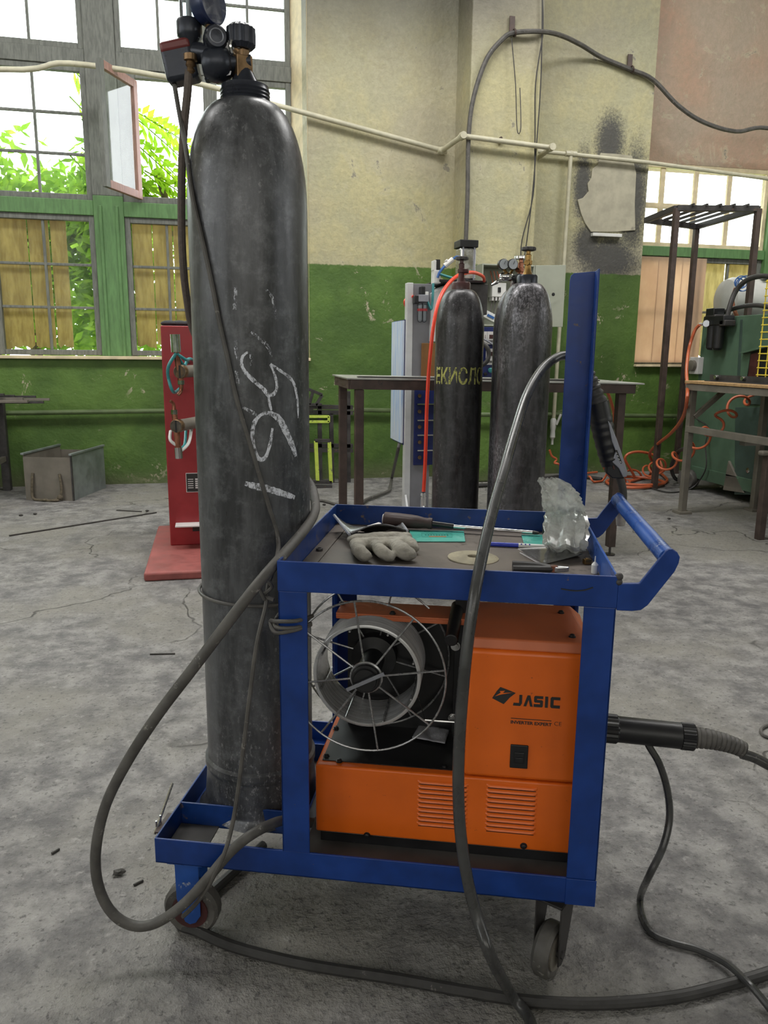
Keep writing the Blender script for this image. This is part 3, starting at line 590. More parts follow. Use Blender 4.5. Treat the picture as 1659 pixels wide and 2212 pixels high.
post(XP, -.0006, 1, 1, ZB+HB-.001, ZT-HT); post(L_+.0004, -.0006, -1, 1, ZB+HB, ZT-HT); post(XP, W_, 1, -1, ZB+HB, ZT-HT); post(L_, W_, -1, -1, ZB+HB, ZT-HT)
# the box-section corner of the front right post runs down over the base rail
MB().box((L_-.051, -.0022, ZB), (L_+.0012, .0, ZB+HB)).build('corner_gusset', mt['blue'], cart, smooth=False, bevel=.0008)
zf = ZT-HT
def rim(a, b, m='blue_inner'): return MB().box(a, b).build('tray_rim', mt[m], cart, smooth=False, bevel=.0012)
rim((XP-.0008, -.001, zf), (L_+.001, .003, ZT), 'blue'); rim((XP-.0008, W_-.003, zf), (L_+.001, W_+.001, ZT)); rim((XP-.001, .003, zf), (XP+.003, W_-.003, ZT)); rim((L_-.003, .003, zf), (L_+.001, W_-.003, ZT), 'blue_worn')
MB().box((XP+.003, .003, .7235), (L_-.003, W_-.003, .7275)).build('tray_floor', mt['tray'], cart, smooth=False)
tf = cart.children[-1]
MB().box((XP+.004, .004, .7275), (XP+.034, W_-.004, .7295)).box((XP+.034, .004, .7275), (L_-.04, .03, .7292)).build('tray_weld_strip', mt['tray'], cart, smooth=False)
# tall rear post (angle iron, open towards the front) with rounded top corner
p0, p1 = .757, .812
MB().prism([(p0, W_-.006, ZT-HT), (p1, W_-.006, ZT-HT), (p1, W_-.006, 1.296), (p0+.008, W_-.006, 1.292), (p0+.002, W_-.006, 1.287), (p0, W_-.006, 1.278)], (0, T, 0)).box((p1-T, W_-.056, ZT-.004), (p1, W_-.006, 1.296)).build('tall_post', mt['blue'], cart, smooth=False, bevel=.0015)
# push handle
fp = [(.8135, .762), (.846, .764), (.882, .819), (.8865, .8225), (.892, .823), (.900, .818), (.905, .810), (.904, .800), (.899, .786), (.862, .728), (.852, .719), (.838, .7165), (.8135, .7165)]
for y, mm in ((-.001, 'blue'), (W_-.005, 'blue')):
    MB().prism([(x, y, z) for x, z in fp], (0, .006, 0)).build('handle_bracket', mt[mm], cart, smooth=False, bevel=.0015)
MB().cyl((.888, .004, .806), (.888, W_-.004, .806), .0145, n=24).build('handle_tube', mt['blue_worn'], cart)
MB().sphere((.8145, .004, .772), .007, 8, 6).sphere((.8145, .002, .764), .006, 8, 6).build('weld_bead', mt['steel_dark'], cart)
# casters
def wheel_mb(c, ax, r, w):
    return MB().lathe([(r*.35, -w*.5), (r*.62, -w*.5), (r*.66, -w*.42), (r*.9, -w*.5), (r, -w*.3), (r, w*.3), (r*.9, w*.5), (r*.66, w*.42), (r*.62, w*.5), (r*.35, w*.5)], c, ax, 28)
def caster(x, y, rz, m, tread, hub):
    ax = V(math.cos(rz), math.sin(rz), 0); fw = V(-ax.y, ax.x, 0); top = V(x, y, ZB-.001)
    br = MB().box((x-.035, y-.035, ZB-.006), (x+.035, y+.035, ZB-.001)); br.cyl(top-V(0, 0, .02), top, .022, n=16)
    wc = V(x, y, .0505)-fw*.02
    br.bar(top+V(0, 0, -.02)-ax*.024-fw*.004, top+V(0, 0, -.02)+ax*.024-fw*.004, .05, .005)
    for s in (-1, 1):
        pl = [top+V(0, 0, -.018)+fw*.03, top+V(0, 0, -.018)-fw*.034, wc+V(0, 0, -.018)-fw*.014, wc+V(0, 0, -.022), wc+V(0, 0, -.014)+fw*.016]
        br.prism([q+ax*(s*.024-.0015) for q in pl], ax*.003)
    b = br.build('caster_fork', mt[m], cart, smooth=False, bevel=.001)
    wl = wheel_mb(wc, ax, .05, .032).build('caster_wheel', mt[tread], cart)
    MB().cyl(wc-ax*.0285, wc+ax*.0285, .0075, n=8).build('axle_bolt', mt['steel_dark'], b)
    MB().lathe([(.017, -.0165), (.033, -.0172), (.033, .0172), (.017, .0165)], wc, ax, 24).build('wheel_hub', mt[hub], wl)
caster(.752, .045, math.radians(-28), 'steel_dark', 'rubber_grey', 'galv_brown'); caster(.765, .465, math.radians(15), 'steel_dark', 'rubber_grey', 'galv_brown')
for y in (.035, .478):
    top = V(.055, y, ZB); br = MB().box((.02, y-.03, ZB-.005), (.09, y+.03, ZB))
    for s in (-1, 1):
        yy = y+s*.022-.0015
        br.prism([(.032, yy, ZB-.004), (.080, yy, ZB-.004), (.080, yy, .052), (.070, yy, .036), (.058, yy, .031), (.048, yy, .036), (.033, yy, .085)], (0, .003, 0))
    br.build('caster_fork', mt['blue_worn' if y < .1 else 'blue'], cart, smooth=False, bevel=.001)
    wl = wheel_mb((.056, y, .0555), (0, 1, 0), .055, .034).build('caster_wheel', mt['rubber_grey'], cart)
    MB().lathe([(.017, -.0175), (.036, -.018), (.036, .018), (.017, .0175)], (.056, y, .0555), (0, 1, 0), 24).build('wheel_hub', mt['maroon'], wl)
# marker stroke on the tray front
P = [cY(x, y, -.0016) for x, y in ((1212, 1272), (1238, 1276), (1262, 1275), (1281, 1269))]
MB().tube(P, .0012, 5, 4).build('marker_stroke', mt['ink'], cart)
# ------------------------------------------------------------------ gas cylinders
R0 = .1095
def cyl_profile(d=0.0):
    pr = [(.1095, .06), (.1095, .4), (.1095, .8), (.1095, 1.225-d)]
    for i in range(1, 11):
        a = i/10*R90*.93; pr.append((.043+(.1095-.043)*math.cos(a), 1.225-d+.178*math.sin(a)/math.sin(R90*.93)))
    return pr
def neck_ring(z): return [(.036, z), (.0435, z)]+[(.0435+(.0012 if i % 2 else -.0004), z+.004+.003*i) for i in range(9)]+[(.0425, z+.0335), (.036, z+.0335)]
def shoe(mb, o, square, z1=.118):
    o = Vector(o)
    def fn(u, v):
        t = 2*math.pi*u; z = v*z1; c, s = math.cos(t+.6), math.sin(t+.6); sq = (abs(c)**4+abs(s)**4)**-.25
        k = max(0, 1-v*1.25); fl = .012*max(0, 1-v*7)
        bulge = .0035 if .8 < v < .98 else .0
        r = (R0+.0025+bulge)*((1-k*square)+k*square*sq*.955)+fl
        if v > .985: r = R0
        return o+V(r*math.cos(t), r*math.sin(t), z)
    return mb.grid(fn, 48, 24, wrap=True)
def valve(mb, z, o): return mb.lathe([(.026, z), (.014, z+.03), (.012, z+.045)], o, n=16)
def handwheel(mb, c, r, h, n=64, flutes=16):
    def fn(u, v):
        t = 2*math.pi*u; k = 1-.10*(.5+.5*math.cos(flutes*t))*(1 if .1 < v < .9 else .5)
        prof = (0, .72, 1, 1, .98, .7, 0); j = min(int(v*6+.001), 6); zz = (0, 0, .18, .6, .85, 1, 1)[j]
        return Vector(c)+V(r*prof[j]*k*math.cos(t), r*prof[j]*k*math.sin(t), h*zz)
    return mb.grid(fn, n, 6, wrap=True)
CX_, CY_, CZ_ = .1407, .2303, ZB+.0095
gc = thing('gas_cylinder', 'tall worn grey gas cylinder with chalk marks strapped to the cart', 'gas cylinder', (CX_, CY_, CZ_))
AX = CARTM @ V(CX_, CY_, 0)
MB().lathe(cyl_profile(.022), (CX_, CY_, CZ_), n=72, cap=False).build('cylinder_body', mt['cyl_main'], gc, ang=60)
MB().lathe(neck_ring(1.376), (CX_, CY_, CZ_), n=48).build('neck_ring', mt['regulator'], gc)
shoe(MB(), (CX_, CY_, CZ_), .55).build('foot_shoe', mt['cyl_main'], gc, ang=50)
FR.append(Matrix.Identity(4))
ax0 = V(AX.x, AX.y, 0)
RH = V(math.cos(YAW), -math.sin(YAW), 0)
def rg(x, y, d=0.0): return onP(x, y, ax0-HF*d)
zt_ = CZ_+1.408
vb = rg(527, 150)
MB().lathe([(.027, 0), (.024, .01), (.013, .03), (.012, .05)], (ax0.x, ax0.y, zt_), n=16).build('valve_stem', mt['regulator'], gc)
MB().box((-.014, -.015, -.022), (.015, .015, .020), Matrix.Translation(rg(523, 150)) @ Matrix.Rotation(-YAW+.5, 4, 'Z')).lathe([(.0135, .0), (.0135, .016), (.010, .018), (.010, .04)], rg(524, 130), n=6).build('valve_body', mt['brass_old'], gc, smooth=False, bevel=.0015)
hw = rg(521, 108); handwheel(MB(), hw, .0265, .040, 96, 14).build('hand_wheel', mt['regulator'], gc, ang=28)
# chalk figures and rubbed marks on the cylinder wall
def on_cyl(px, py, r, c=ax0):
    d = ray(px, py); o = V(CAM.x-c.x, CAM.y-c.y, 0); a = d.x*d.x+d.y*d.y; b = o.x*d.x+o.y*d.y; q = o.x*o.x+o.y*o.y-r*r
    disc = max(b*b-a*q, 0); t = (-b-math.sqrt(disc))/a; return CAM+d*t
def chalk(pts, w, m, nm='chalk_mark'):
    P = [on_cyl(390+x*.2533, 560+y*.2533, R0+.0006) for x, y in pts]; P = spline(P, 5); mb = MB(); n = len(P); vs = []
    for i, p in enumerate(P):
        t = (P[min(i+1, n-1)]-P[max(i-1, 0)]).normalized(); nr = V(p.x-ax0.x, p.y-ax0.y, 0).normalized(); s = t.cross(nr).normalized()
        ww = w*(.55+.45*math.sin(math.pi*(i+.6)/(n+.2)))*random.uniform(.8, 1.15)
        for k in (-1, -.33, .33, 1):
            q = p+s*(ww*k); h = V(q.x-ax0.x, q.y-ax0.y, 0); h = h.normalized()*(R0+.0006); vs.append(V(ax0.x+h.x, ax0.y+h.y, q.z))
    mb.add(vs, [(4*i+k, 4*i+k+1, 4*i+k+5, 4*i+k+4) for i in range(n-1) for k in range(3)])
    return mb.build(nm, mt[m], gc, smooth=True)
CH = .0042
chalk([(575, 790), (530, 830), (522, 900), (560, 970), (640, 1050), (710, 1110), (745, 1155), (795, 1148), (822, 1085), (800, 975), (765, 895)], CH*.85, 'chalk')
chalk([(768, 892), (850, 950), (945, 1025), (982, 1110), (1000, 1250), (1003, 1355)], CH*.8, 'chalk')
chalk([(748, 1150), (758, 1220), (775, 1290)], CH*.6, 'chalk')
chalk([(775, 1305), (690, 1325), (632, 1390), (612, 1500), (628, 1620), (668, 1702), (722, 1690), (762, 1580), (785, 1440)], CH*1.0, 'chalk')
chalk([(760, 1310), (840, 1360), (895, 1460), (950, 1580), (985, 1680)], CH*1.7, 'chalk')
chalk([(550, 1912), (640, 1935), (750, 1960), (850, 1990), (975, 2032)], CH*1.6, 'chalk')
for q in ([(730, 260), (780, 320), (800, 400), (818, 515)], [(600, 620), (680, 680), (740, 740), (792, 850)], [(470, 690), (474, 780), (492, 865)], [(475, 950), (490, 1065)], [(600, 810), (605, 910)], [(530, 1262), (600, 1300), (650, 1330)], [(470, 240), (460, 430)]): chalk(q, CH*.8, 'chalk_faint')
# ------------------------------------------------------------------ regulator on the main cylinder
rgt = thing('gas_regulator', 'dark gas regulator with flow tube and gauge on the tall grey cylinder', 'regulator', rg(460, 140))
tc = -HF
MB().lathe([(.0, -.001), (.02, 0), (.027, .008), (.030, .02), (.030, .036), (.024, .046), (.016, .052), (.012, .07), (.012, .086)], rg(440, 142), RH+V(0, 0, .08), 28).build('regulator_body', mt['regulator'], rgt)
MB().lathe([(.021, 0), (.021, .018), (.017, .024), (.0, .025)], rg(464, 88, .004), tc+RH*.35, 28).build('adjuster_cap', mt['regulator'], rgt); ac = bpy.data.objects['adjuster_cap']
MB().ring(rg(464, 88, .004)+(tc+RH*.35).normalized()*.0245, tc+RH*.35, .0115, .0012, 24).build('cap_emblem', mt['tag_grey'], ac)
MB().lathe([(.013, 0), (.017, .006), (.017, .03), (.02, .036), (.02, .05)], rg(412, 112), rg(455, 118)-rg(412, 112), 20).build('cross_body', mt['regulator'], rgt)
MB().prism([rg(x, y, .012) for x, y in ((472, 160), (486, 150), (500, 154), (498, 162), (480, 166))], -HF*.001).build('seal_tag', mt['foil'], rgt, smooth=False)
MB().ring(rg(507, 104, .012), RH*.8-HF*.4, .012, .0035, 18, 6).build('lock_ring', mt['chrome'], rgt)
MB().lathe([(.010, -.02), (.017, -.012), (.017, .006), (.014, .014), (.014, .03)], rg(492, 100), RH, 6).build('coupling_nut', mt['chrome'], rgt, smooth=False)
MB().cyl(rg(503, 100), rg(522, 118), .011, n=12).build('inlet_stem', mt['brass_old'], rgt)
MB().lathe([(.014, -.052), (.0155, -.02), (.0215, -.012), (.0225, -.004), (.0225, .012), (.0205, .016), (.012, .018)], rg(409, 66), n=24).build('flow_tube_base', mt['regulator'], rgt)
MB().lathe([(.0165, 0), (.0165, .16)], rg(409, 47), n=20).build('flow_tube_cover', mt['glass_clear'], rgt)
MB().lathe([(.005, 0), (.005, .17)], rg(409, 50), n=10).build('flow_tube', mt['white'], rgt)
MB().lathe([(.009, 0), (.0, .018)], rg(409, 49), n=10).build('flow_float', mt['black'], rgt)
gcn = rg(452, 10, .01); gax = (tc*.55+RH*.95).normalized()
gcs = MB().lathe([(.0, -.022), (.028, -.02), (.033, -.012), (.034, .008), (.0315, .0115)], gcn, gax, 36).build('gauge_case', mt['regulator_blue'], rgt)
MB().lathe([(.0, 0), (.0305, 0), (.0305, .001), (.0, .001)], gcn+gax*.0105, gax, 36, cap=False).build('gauge_face', mt['tag_grey'], gcs)
MB().cyl(gcn-V(0, 0, .03), rg(452, 85), .0075, n=10).build('gauge_stem', mt['brass_old'], rgt)
bx = Matrix.Translation(rg(391, 137, -.006)) @ Matrix.Rotation(-YAW, 4, 'Z') @ Matrix.Rotation(-.20, 4, 'Y')
hb_ = MB().box((-.029, -.022, -.033), (.029, .022, .033), bx).build('heater_box', mt['regulator'], rgt, bevel=.008, segs=4)
MB().box((-.0275, -.0236, .014), (.0275, .0236, .0335), bx).build('heater_box_lid', mt['redbox'], hb_, bevel=.006, segs=3)
MB().lathe([(.012, 0), (.012, .01), (.008, .012), (.0095, .018), (.007, .022), (.009, .028), (.006, .032)], rg(411, 118, .012), V(0, 0, -1), 12).build('hose_barb', mt['brass_old'], rgt)
MB().cyl(rg(455, 165), rg(458, 172), .012, n=12).lathe([(.010, 0), (.014, .004), (.014, .02), (.009, .022)], rg(460, 172), V(0, 0, 1), 12).build('relief_cap', mt['regulator'], rgt)
# hose and heater lead
P = [rg(408, 152, .012), rg(405, 200, .01), rg(398, 270, .0), rg(393, 360, -.01), rg(392, 470, -.02), rg(395, 560, -.03), rg(403, 640, -.06), rg(420, 720, -.11), rg(470, 800, -.16), rg(560, 900, -.17), rg(640, 1000, -.16)]
tag(MB().tube(P, .0075, 10, 8).build('gas_hose', mt['hose_braid']), 'braided gas hose hanging from the regulator down the cylinder side', 'hose')
FR.pop()
# ------------------------------------------------------------------ cables by the cylinder
def cl(px, py, y): return cY(px, py, y)
thick = [cl(640, 1010, .36), cl(672, 1050, .345), cl(681, 1085, .30), cl(678, 1112, .24), cl(655, 1148, .15), cl(612, 1198, .045), cl(560, 1258, -.02), cl(500, 1335, -.06), cl(420, 1440, -.085), cl(340, 1545, -.09), cl(275, 1645, -.085), cl(230, 1735, -.075), cl(209, 1820, -.065), cl(208, 1890, -.06)]
fl = [cl(226, 1948, -.062), cl(258, 1986, -.06), cl(300, 2001, -.056), cl(345, 1990, -.05), cl(400, 1950, -.042)]
thick += fl+[cl(455, 1890, -.035), cl(500, 1838, -.02), cl(548, 1800, .0), cl(600, 1775, .045), cl(640, 1770, .1), cl(690, 1772, .16), V(.32, .25, .215)]
tag(MB().tube(thick, .0095, 12, 8).build('welding_cable', mt['rubber_grey']), 'thick dusty cable looping from behind the cylinder past the left front wheel', 'cable')
FR.append(Matrix.Identity(4))
thin = [rg(372, 140), rg(378, 190, .0), rg(392, 270, .01), rg(403, 330, .04)]+[on_cyl(x, y, R0+.004) for x, y in ((415, 420), (433, 500), (455, 600), (474, 695), (492, 775), (512, 865), (545, 975), (575, 1075), (600, 1160))]
n_ = [CARTM @ q for q in (cl(598, 1205, .06), cl(580, 1262, .045), cl(574, 1310, .03), cl(555, 1390, .0), cl(540, 1500, -.015), cl(528, 1600, -.02), cl(514, 1710, -.02), cl(500, 1790, -.03), cl(482, 1850, -.045), cl(455, 1905, -.04), cl(425, 1950, -.03), cl(395, 1980, -.025))]
tag(MB().tube(thin+n_, .0042, 8, 8).build('heater_cable', mt['rubber_grey']), 'thin grey cable running diagonally down the front of the tall cylinder', 'cable')
FR.pop()
# cord tying the cylinder to the post
def loop_pts(z, r, a0, a1, n): return [V(CX_+r*math.cos(a0+(a1-a0)*i/n), CY_+r*math.sin(a0+(a1-a0)*i/n), z(i/n)) for i in range(n+1)]
zc = cY(500, 1310, .12).z
k1 = loop_pts(lambda t: zc+.008*math.sin(t*3), R0+.005, math.radians(-40), math.radians(-318), 30)
k1 = [V(XP+.053, .02, zc+.012), V(XP+.03, -.007, zc+.012), V(XP-.004, -.006, zc+.012), V(XP-.015, .05, zc+.012)]+k1+[V(XP-.01, .3, zc)]
tag(MB().tube(k1, .0035, 8, 3).build('binding_cord', mt['rubber_grey']), 'grey cord tied round the tall cylinder and the cart post', 'cord')
k2 = [V(XP+.053, .03, zc+.022), V(XP+.034, -.007, zc+.025), V(XP+.0, -.007, zc+.022), V(XP-.02, .02, zc+.012), V(XP-.004, -.007, zc+.002), V(XP+.03, -.007, zc+.008), V(XP+.053, .02, zc+.010)]
tag(MB().tube(k2, .0037, 8, 5).build('cord_loop', mt['rubber_grey']), 'doubled loop of grey cord round the left front cart post', 'cord')
kc = cl(577, 1272, .03)
tag(MB().tube([kc+V(-.005, 0, -.02), kc+V(-.012, -.004, .004), kc+V(.0, -.008, .018), kc+V(.01, -.004, .006), kc+V(.0, .002, -.006), kc+V(-.008, .004, -.014), kc+V(.012, .0, -.02)], .0036, 8, 6).build('cord_knot', mt['rubber_grey']), 'small knot of grey cord beside the left front cart post', 'cord')
# cables on the floor
def fz(x, y, z): return cZ(x, y, z)
tag(MB().tube([V(.12, .30, .012), V(.06, .14, .011)]+[fz(x, y, .0105) for x, y in ((388, 1988), (430, 2012), (500, 2043), (600, 2070), (700, 2090), (850, 2113), (1000, 2140), (1150, 2163), (1300, 2168), (1450, 2155), (1560, 2130), (1670, 2098), (1800, 2050))], .0105, 10, 6).build('power_cable', mt['rubber']), 'dark power cable lying on the floor in front of the cart', 'cable')
FR.pop()
# ------------------------------------------------------------------ orange welding machine on the cart
FR.append(CARTM)
X0, X1, YF, YB, ZL, ZS, ZTOP = .297, .792, .065, .285, .222, .362, .628
XC = .574
wm = thing('welding_machine', 'orange wire-feed welding machine on the lower cart shelf', 'welding machine', ((X0+X1)/2, (YF+YB)/2, ZB+.031))
MB().box((X0+.008, YF+.006, ZB+.031), (X1-.008, YB-.006, ZL-.002)).build('base_tray', mt['black_panel'], wm, smooth=False, bevel=.001)
def shell(nm, a, b, m, bv=.004): return MB().box(a, b).build(nm, mt[m], wm, smooth=True, bevel=bv, segs=3)
shell('lower_shell', (X0, YF, ZL), (X1, YB, ZS-.0012), 'orange', .004)
MB().box((X0+.010, YF+.018, ZS-.002), (XC, YB-.01, ZS+.0006)).build('shelf_sheet', mt['black_panel'], wm, smooth=False)
shell('control_housing', (XC, YF, ZS+.001), (X1, YB, ZTOP-.018), 'orange', .008)
MB().hexa([V(XC-.002, YF+.004, ZTOP-.018), V(X1+.002, YF+.004, ZTOP-.018), V(X1+.002, YB, ZTOP-.018), V(XC-.002, YB, ZTOP-.018), V(XC-.002, YF+.012, ZTOP), V(X1-.004, YF+.012, ZTOP), V(X1-.02, YB, ZTOP), V(XC-.002, YB, ZTOP)]).build('top_cover', mt['orange_dusty'], wm, smooth=False, bevel=.003)
MB().box((X0+.020, .168, ZTOP-.004), (XC-.002, .243, ZTOP)).box((X0+.020, .168, ZTOP-.012), (XC-.002, .170, ZTOP-.004)).build('top_cover', mt['orange_dusty'], wm, smooth=False, bevel=.0012)
MB().box((X0+.031, .236, ZS), (XC, .240, ZTOP-.004)).build('divider_panel', mt['black_panel'], wm, smooth=False)
MB().box((XC-.004, YF+.03, ZS), (XC-.0005, .236, ZTOP-.02)).build('side_panel', mt['black_panel'], wm, smooth=False)
MB().box((XC-.028, .205, ZS), (XC-.004, .236, ZTOP+.03)).build('handle_upright', mt['black'], wm, smooth=False, bevel=.002)
MB().cyl((XC-.030, .10, ZTOP-.018), (XC-.024, .225, ZTOP+.008), .0125, n=18).build('carry_handle', mt['black'], wm, bevel=.002)
MB().box((X1-.001, YF+.006, ZL+.02), (X1+.004, YB-.006, ZTOP-.03)).build('front_panel', mt['black'], wm, smooth=False, bevel=.001)
# raised field pressed into the housing side
a, b = cY(1012, 1425, YF), cY(1203, 1425, YF); lo = cY(1190, 1672, YF)
# screws
def screw(p, ax, r=.0048, m='black'):
    p = Vector(p); ax = Vector(ax); o = MB().lathe([(r*1.35, 0), (r*1.35, .0012), (r, .0014), (r*.95, .0045), (r*.55, .0055), (0, .0055)], p, ax, 12).build('screw', mt[m], wm)
for x, y in ((738, 1305), (1211, 1322), (1236, 1376), (848, 1326)): q = cZ(x, y, ZTOP); screw((q.x, min(q.y, .236), ZTOP), (0, 0, 1))
for x, y in ((726, 1574), (705, 1634), (733, 1645), (960, 1658)): q = cZ(x, y, ZS); screw((q.x, max(q.y, YF+.008), ZS), (0, 0, 1))
for x, y in ((793, 1804), (1131, 1827)): q = cY(x, y, YF); screw((q.x, YF, q.z), (0, -1, 0))
for x, y in ((984, 1396), (978, 1551)): q = cY(x, y, .203); MB().lathe([(.0095, 0), (.0095, .002), (.0062, .0022), (.006, .006), (0, .0064)], (q.x, .2045, q.z), (0, -1, 0), 16).build('bolt_head', mt['steel'], wm)
# louvres
def louvre_group(xa, xb, ya, yb, n=10):
    A, B = cY(xa, ya, YF), cY(xb, ya, YF); C = cY(xa, yb, YF); x0, x1 = A.x, B.x; step = (A.z-C.z)/n; first = None
    for i in range(n):
        if first is None:
            def fn(u, v):
                x = x0+(x1-x0)*u; e = min(1, min(u, 1-u)/.055); e = math.sqrt(max(0, 1-(1-e)**2)); prof = ((0, .02), (.0022, .14), (.0034, .32), (.0042, .52), (.0038, .58), (.0, .58))[int(v*5+.001)]
                return V(x, YF-prof[0]*e-.0001, A.z-step*prof[1])
            first = MB().grid(fn, 22, 5).build('louvre', mt['orange'], wm, ang=50)
            sl = MB().box((x0+.003, YF-.0006, A.z-step*.95), (x1-.003, YF+.0002, A.z-step*.56)).build('louvre_slot_shade', mt['black'], first, smooth=False)  # black strip: shade under the louvre put in as colour
        else:
            c_ = share(first, 'louvre', Matrix.Translation((0, 0, -step*i))); d_ = share(sl, 'louvre_slot_shade'); d_.parent = c_
louvre_group(902, 1012, 1684, 1784); louvre_group(1051, 1162, 1692, 1796)
# lettering
yf = YF-.0004
p, q = cY(1110, 1524, yf), cY(1216, 1524, yf); cap = cY(1110, 1500, yf).z-p.z
tm = text_mb('JASIC', 1, lambda x, y, z: V(x, y, z), .0, 0); w = max(v.x for v in tm.v); wx0 = min(v.x for v in tm.v); hh = max(v.y for v in tm.v)
def fit(body, pa, wid, caph, bold=0, sp=1.0):
    t0 = text_mb(body, 1, lambda x, y, z: V(x, y, z), bold, 0, 1, sp); x0 = min(v.x for v in t0.v); x1 = max(v.x for v in t0.v); y0 = min(v.y for v in t0.v); y1 = max(v.y for v in t0.v)
    return text_mb(body, 1, lambda x, y, z: V(pa.x+(x-x0)/(x1-x0)*wid, yf-abs(z)*.0, pa.z+(y-y0)/(y1-y0)*caph), bold, 0, 1, sp)
# brand letters drawn as heavy square-cut strokes
cw = (q.x-p.x)/5.0; s = cap; tk = cap*.27; lt = MB()
def stroke(poly, x0): lt.prism([(x0+a*cw, yf, p.z+b*s) for a, b in poly], (0, -.0003, 0))
stroke([(.62, 1), (.92, 1), (.92, .25), (.75, 0), (.0, 0), (.06, .26), (.62, .26)], p.x-.1*cw)
stroke([(0, 0), (.38, 1), (.66, 1), (.96, 0), (.68, 0), (.51, .62), (.29, 0)], p.x+cw*.98)
stroke([(.94, 1), (.12, 1), (.02, .9), (.02, .5), (.12, .4), (.64, .4), (.64, .26), (.0, .26), (.0, 0), (.84, 0), (.94, .1), (.94, .55), (.84, .64), (.32, .64), (.32, .75), (.94, .75)], p.x+cw*2.02)
stroke([(.12, 0), (.42, 0), (.42, 1), (.12, 1)], p.x+cw*3.05)
stroke([(.98, 1), (.12, 1), (.0, .88), (.0, .12), (.12, 0), (.98, 0), (.98, .26), (.32, .26), (.32, .74), (.98, .74)], p.x+cw*3.72)
lt.build('brand_lettering', mt['ink'], wm, smooth=False)
em = [(1063, 1508), (1073, 1493), (1081, 1484), (1097, 1490), (1114, 1497), (1101, 1507), (1088, 1521)]
be = MB().prism([cY(x, y, yf) for x, y in em], (0, -.0003, 0)).build('brand_emblem', mt['ink'], wm, smooth=False)
MB().prism([cY(x, y, yf-.0004) for x, y in ((1069, 1504), (1082, 1496), (1079, 1493), (1091, 1492), (1086, 1497), (1108, 1496), (1083, 1500))], (0, -.0002, 0)).build('emblem_flash', mt['orange'], be, smooth=False)
p2, q2 = cY(1103, 1563, yf), cY(1192, 1563, yf)
fit('INVERTER EXPERT', p2, q2.x-p2.x, cap*.30, .035).build('model_lettering', mt['ink'], wm, smooth=False)
MB().box((p2.x, yf-.0002, cY(1103, 1552, yf).z), (q2.x-.001, yf, cY(1103, 1550.5, yf).z)).build('lettering_rule', mt['ink'], wm, smooth=False)
p3 = cY(1197, 1567.5, yf); fit('CE', p3, cY(1213, 1567, yf).x-p3.x, cap*.36, -.01).build('conformity_mark', mt['ink'], wm, smooth=False)
a, b = cY(1103, 1607, YF), cY(1139, 1660, YF)
sw = MB().box((a.x, YF-.003, b.z), (b.x, YF+.001, a.z)).build('power_switch', mt['black'], wm, bevel=.0015)
m_ = (a+b)/2; WM[sw.name] = WM[wm.name]
MB().box((m_.x-.009, YF-.0046, m_.z-.012), (m_.x+.009, YF-.003, m_.z+.009)).box((m_.x-.007, YF-.0062, m_.z-.010), (m_.x+.007, YF-.0046, m_.z-.0005)).build('rocker', mt['black_panel'], sw, smooth=False, bevel=.001)
# wire feed shaft
MB().cyl(cY(918, 1555, .19), cY(985, 1560, .19), .0028, n=8).build('wire_guide', mt['steel'], wm)
SX, SZ, SY0, SY1 = .386, .523, .112, .222
sh_ = MB().lathe([(.0245, SY0-.012), (.027, SY0-.010), (.027, SY0-.004), (.023, SY0), (.023, .20), (.045, .205), (.045, .236)], (SX, 0, SZ), (0, 1, 0), 32).build('spool_hub', mt['black'], wm)
MB().lathe([(.0, SY0-.0165), (.021, SY0-.016), (.0225, SY0-.012)], (SX, 0, SZ), (0, 1, 0), 24).bar((SX-.020, SY0-.020, SZ-.010), (SX+.020, SY0-.020, SZ+.012), .008, .006, up=(0, 1, 0)).build('hub_lock', mt['black_panel'], sh_)
MB().bar((SX-.033, SY0-.025, SZ-.017), (SX+.037, SY0-.025, SZ+.020), .0015, .007, up=(-.4, 0, 1)).build('lock_wing', mt['tag_grey'], sh_, smooth=False)
# ------------------------------------------------------------------ wire spool
sp = thing('wire_spool', 'wire basket spool with a thin layer of welding wire left on it', 'wire spool', (SX, (SY0+SY1)/2, SZ-.15))
RO, RI, RW = .150, .026, .0021
for y in (SY0, SY1): MB().ring((SX, y, SZ), (0, 1, 0), RO, RW, 64, 7).build('rim', mt['wire'], sp)
MB().ring((SX, SY0, SZ), (0, 1, 0), .029, .003, 32).build('hub_ring', mt['wire'], sp); MB().ring((SX, SY1-.01, SZ), (0, 1, 0), .029, .003, 32).build('hub_ring', mt['wire'], sp)
for y, off in ((SY0, 9), (SY1, 31)):
    for i in range(8):
        a = math.radians(off+45*i); d = V(math.cos(a), 0, math.sin(a)); c = V(SX, y, SZ)
        MB().cyl(c+d*RI, c+d*RO, .0020, n=7).build('spoke', mt['wire'], sp)
for i in range(8):
    a = math.radians(20+45*i); d = V(math.cos(a), 0, math.sin(a))
    MB().cyl(V(SX, SY0, SZ)+d*.094, V(SX, SY1, SZ)+d*.094, .0020, n=7).build('basket_rod', mt['wire'], sp)
pr = [(.0965, SY0+.003)]
nw = 46
for i in range(nw):
    y0 = SY0+.003+(SY1-SY0-.006)*i/nw; dy = (SY1-SY0-.006)/nw; pr += [(.1020, y0), (.1030, y0+dy*.5)]
pr += [(.1020, SY1-.003), (.0965, SY1-.003), (.0965, SY0+.003)]
MB().lathe(pr, (SX, 0, SZ), (0, 1, 0), 72, cap=False).build('wire_coil', mt['coil'], sp, ang=80)
tag(MB().tube([(SX+.09, .17, SZ-.045), cY(918, 1555, .19)], .0007, 5, raw=True).build('welding_wire', mt['steel']), 'single strand of welding wire leaving the spool', 'wire')
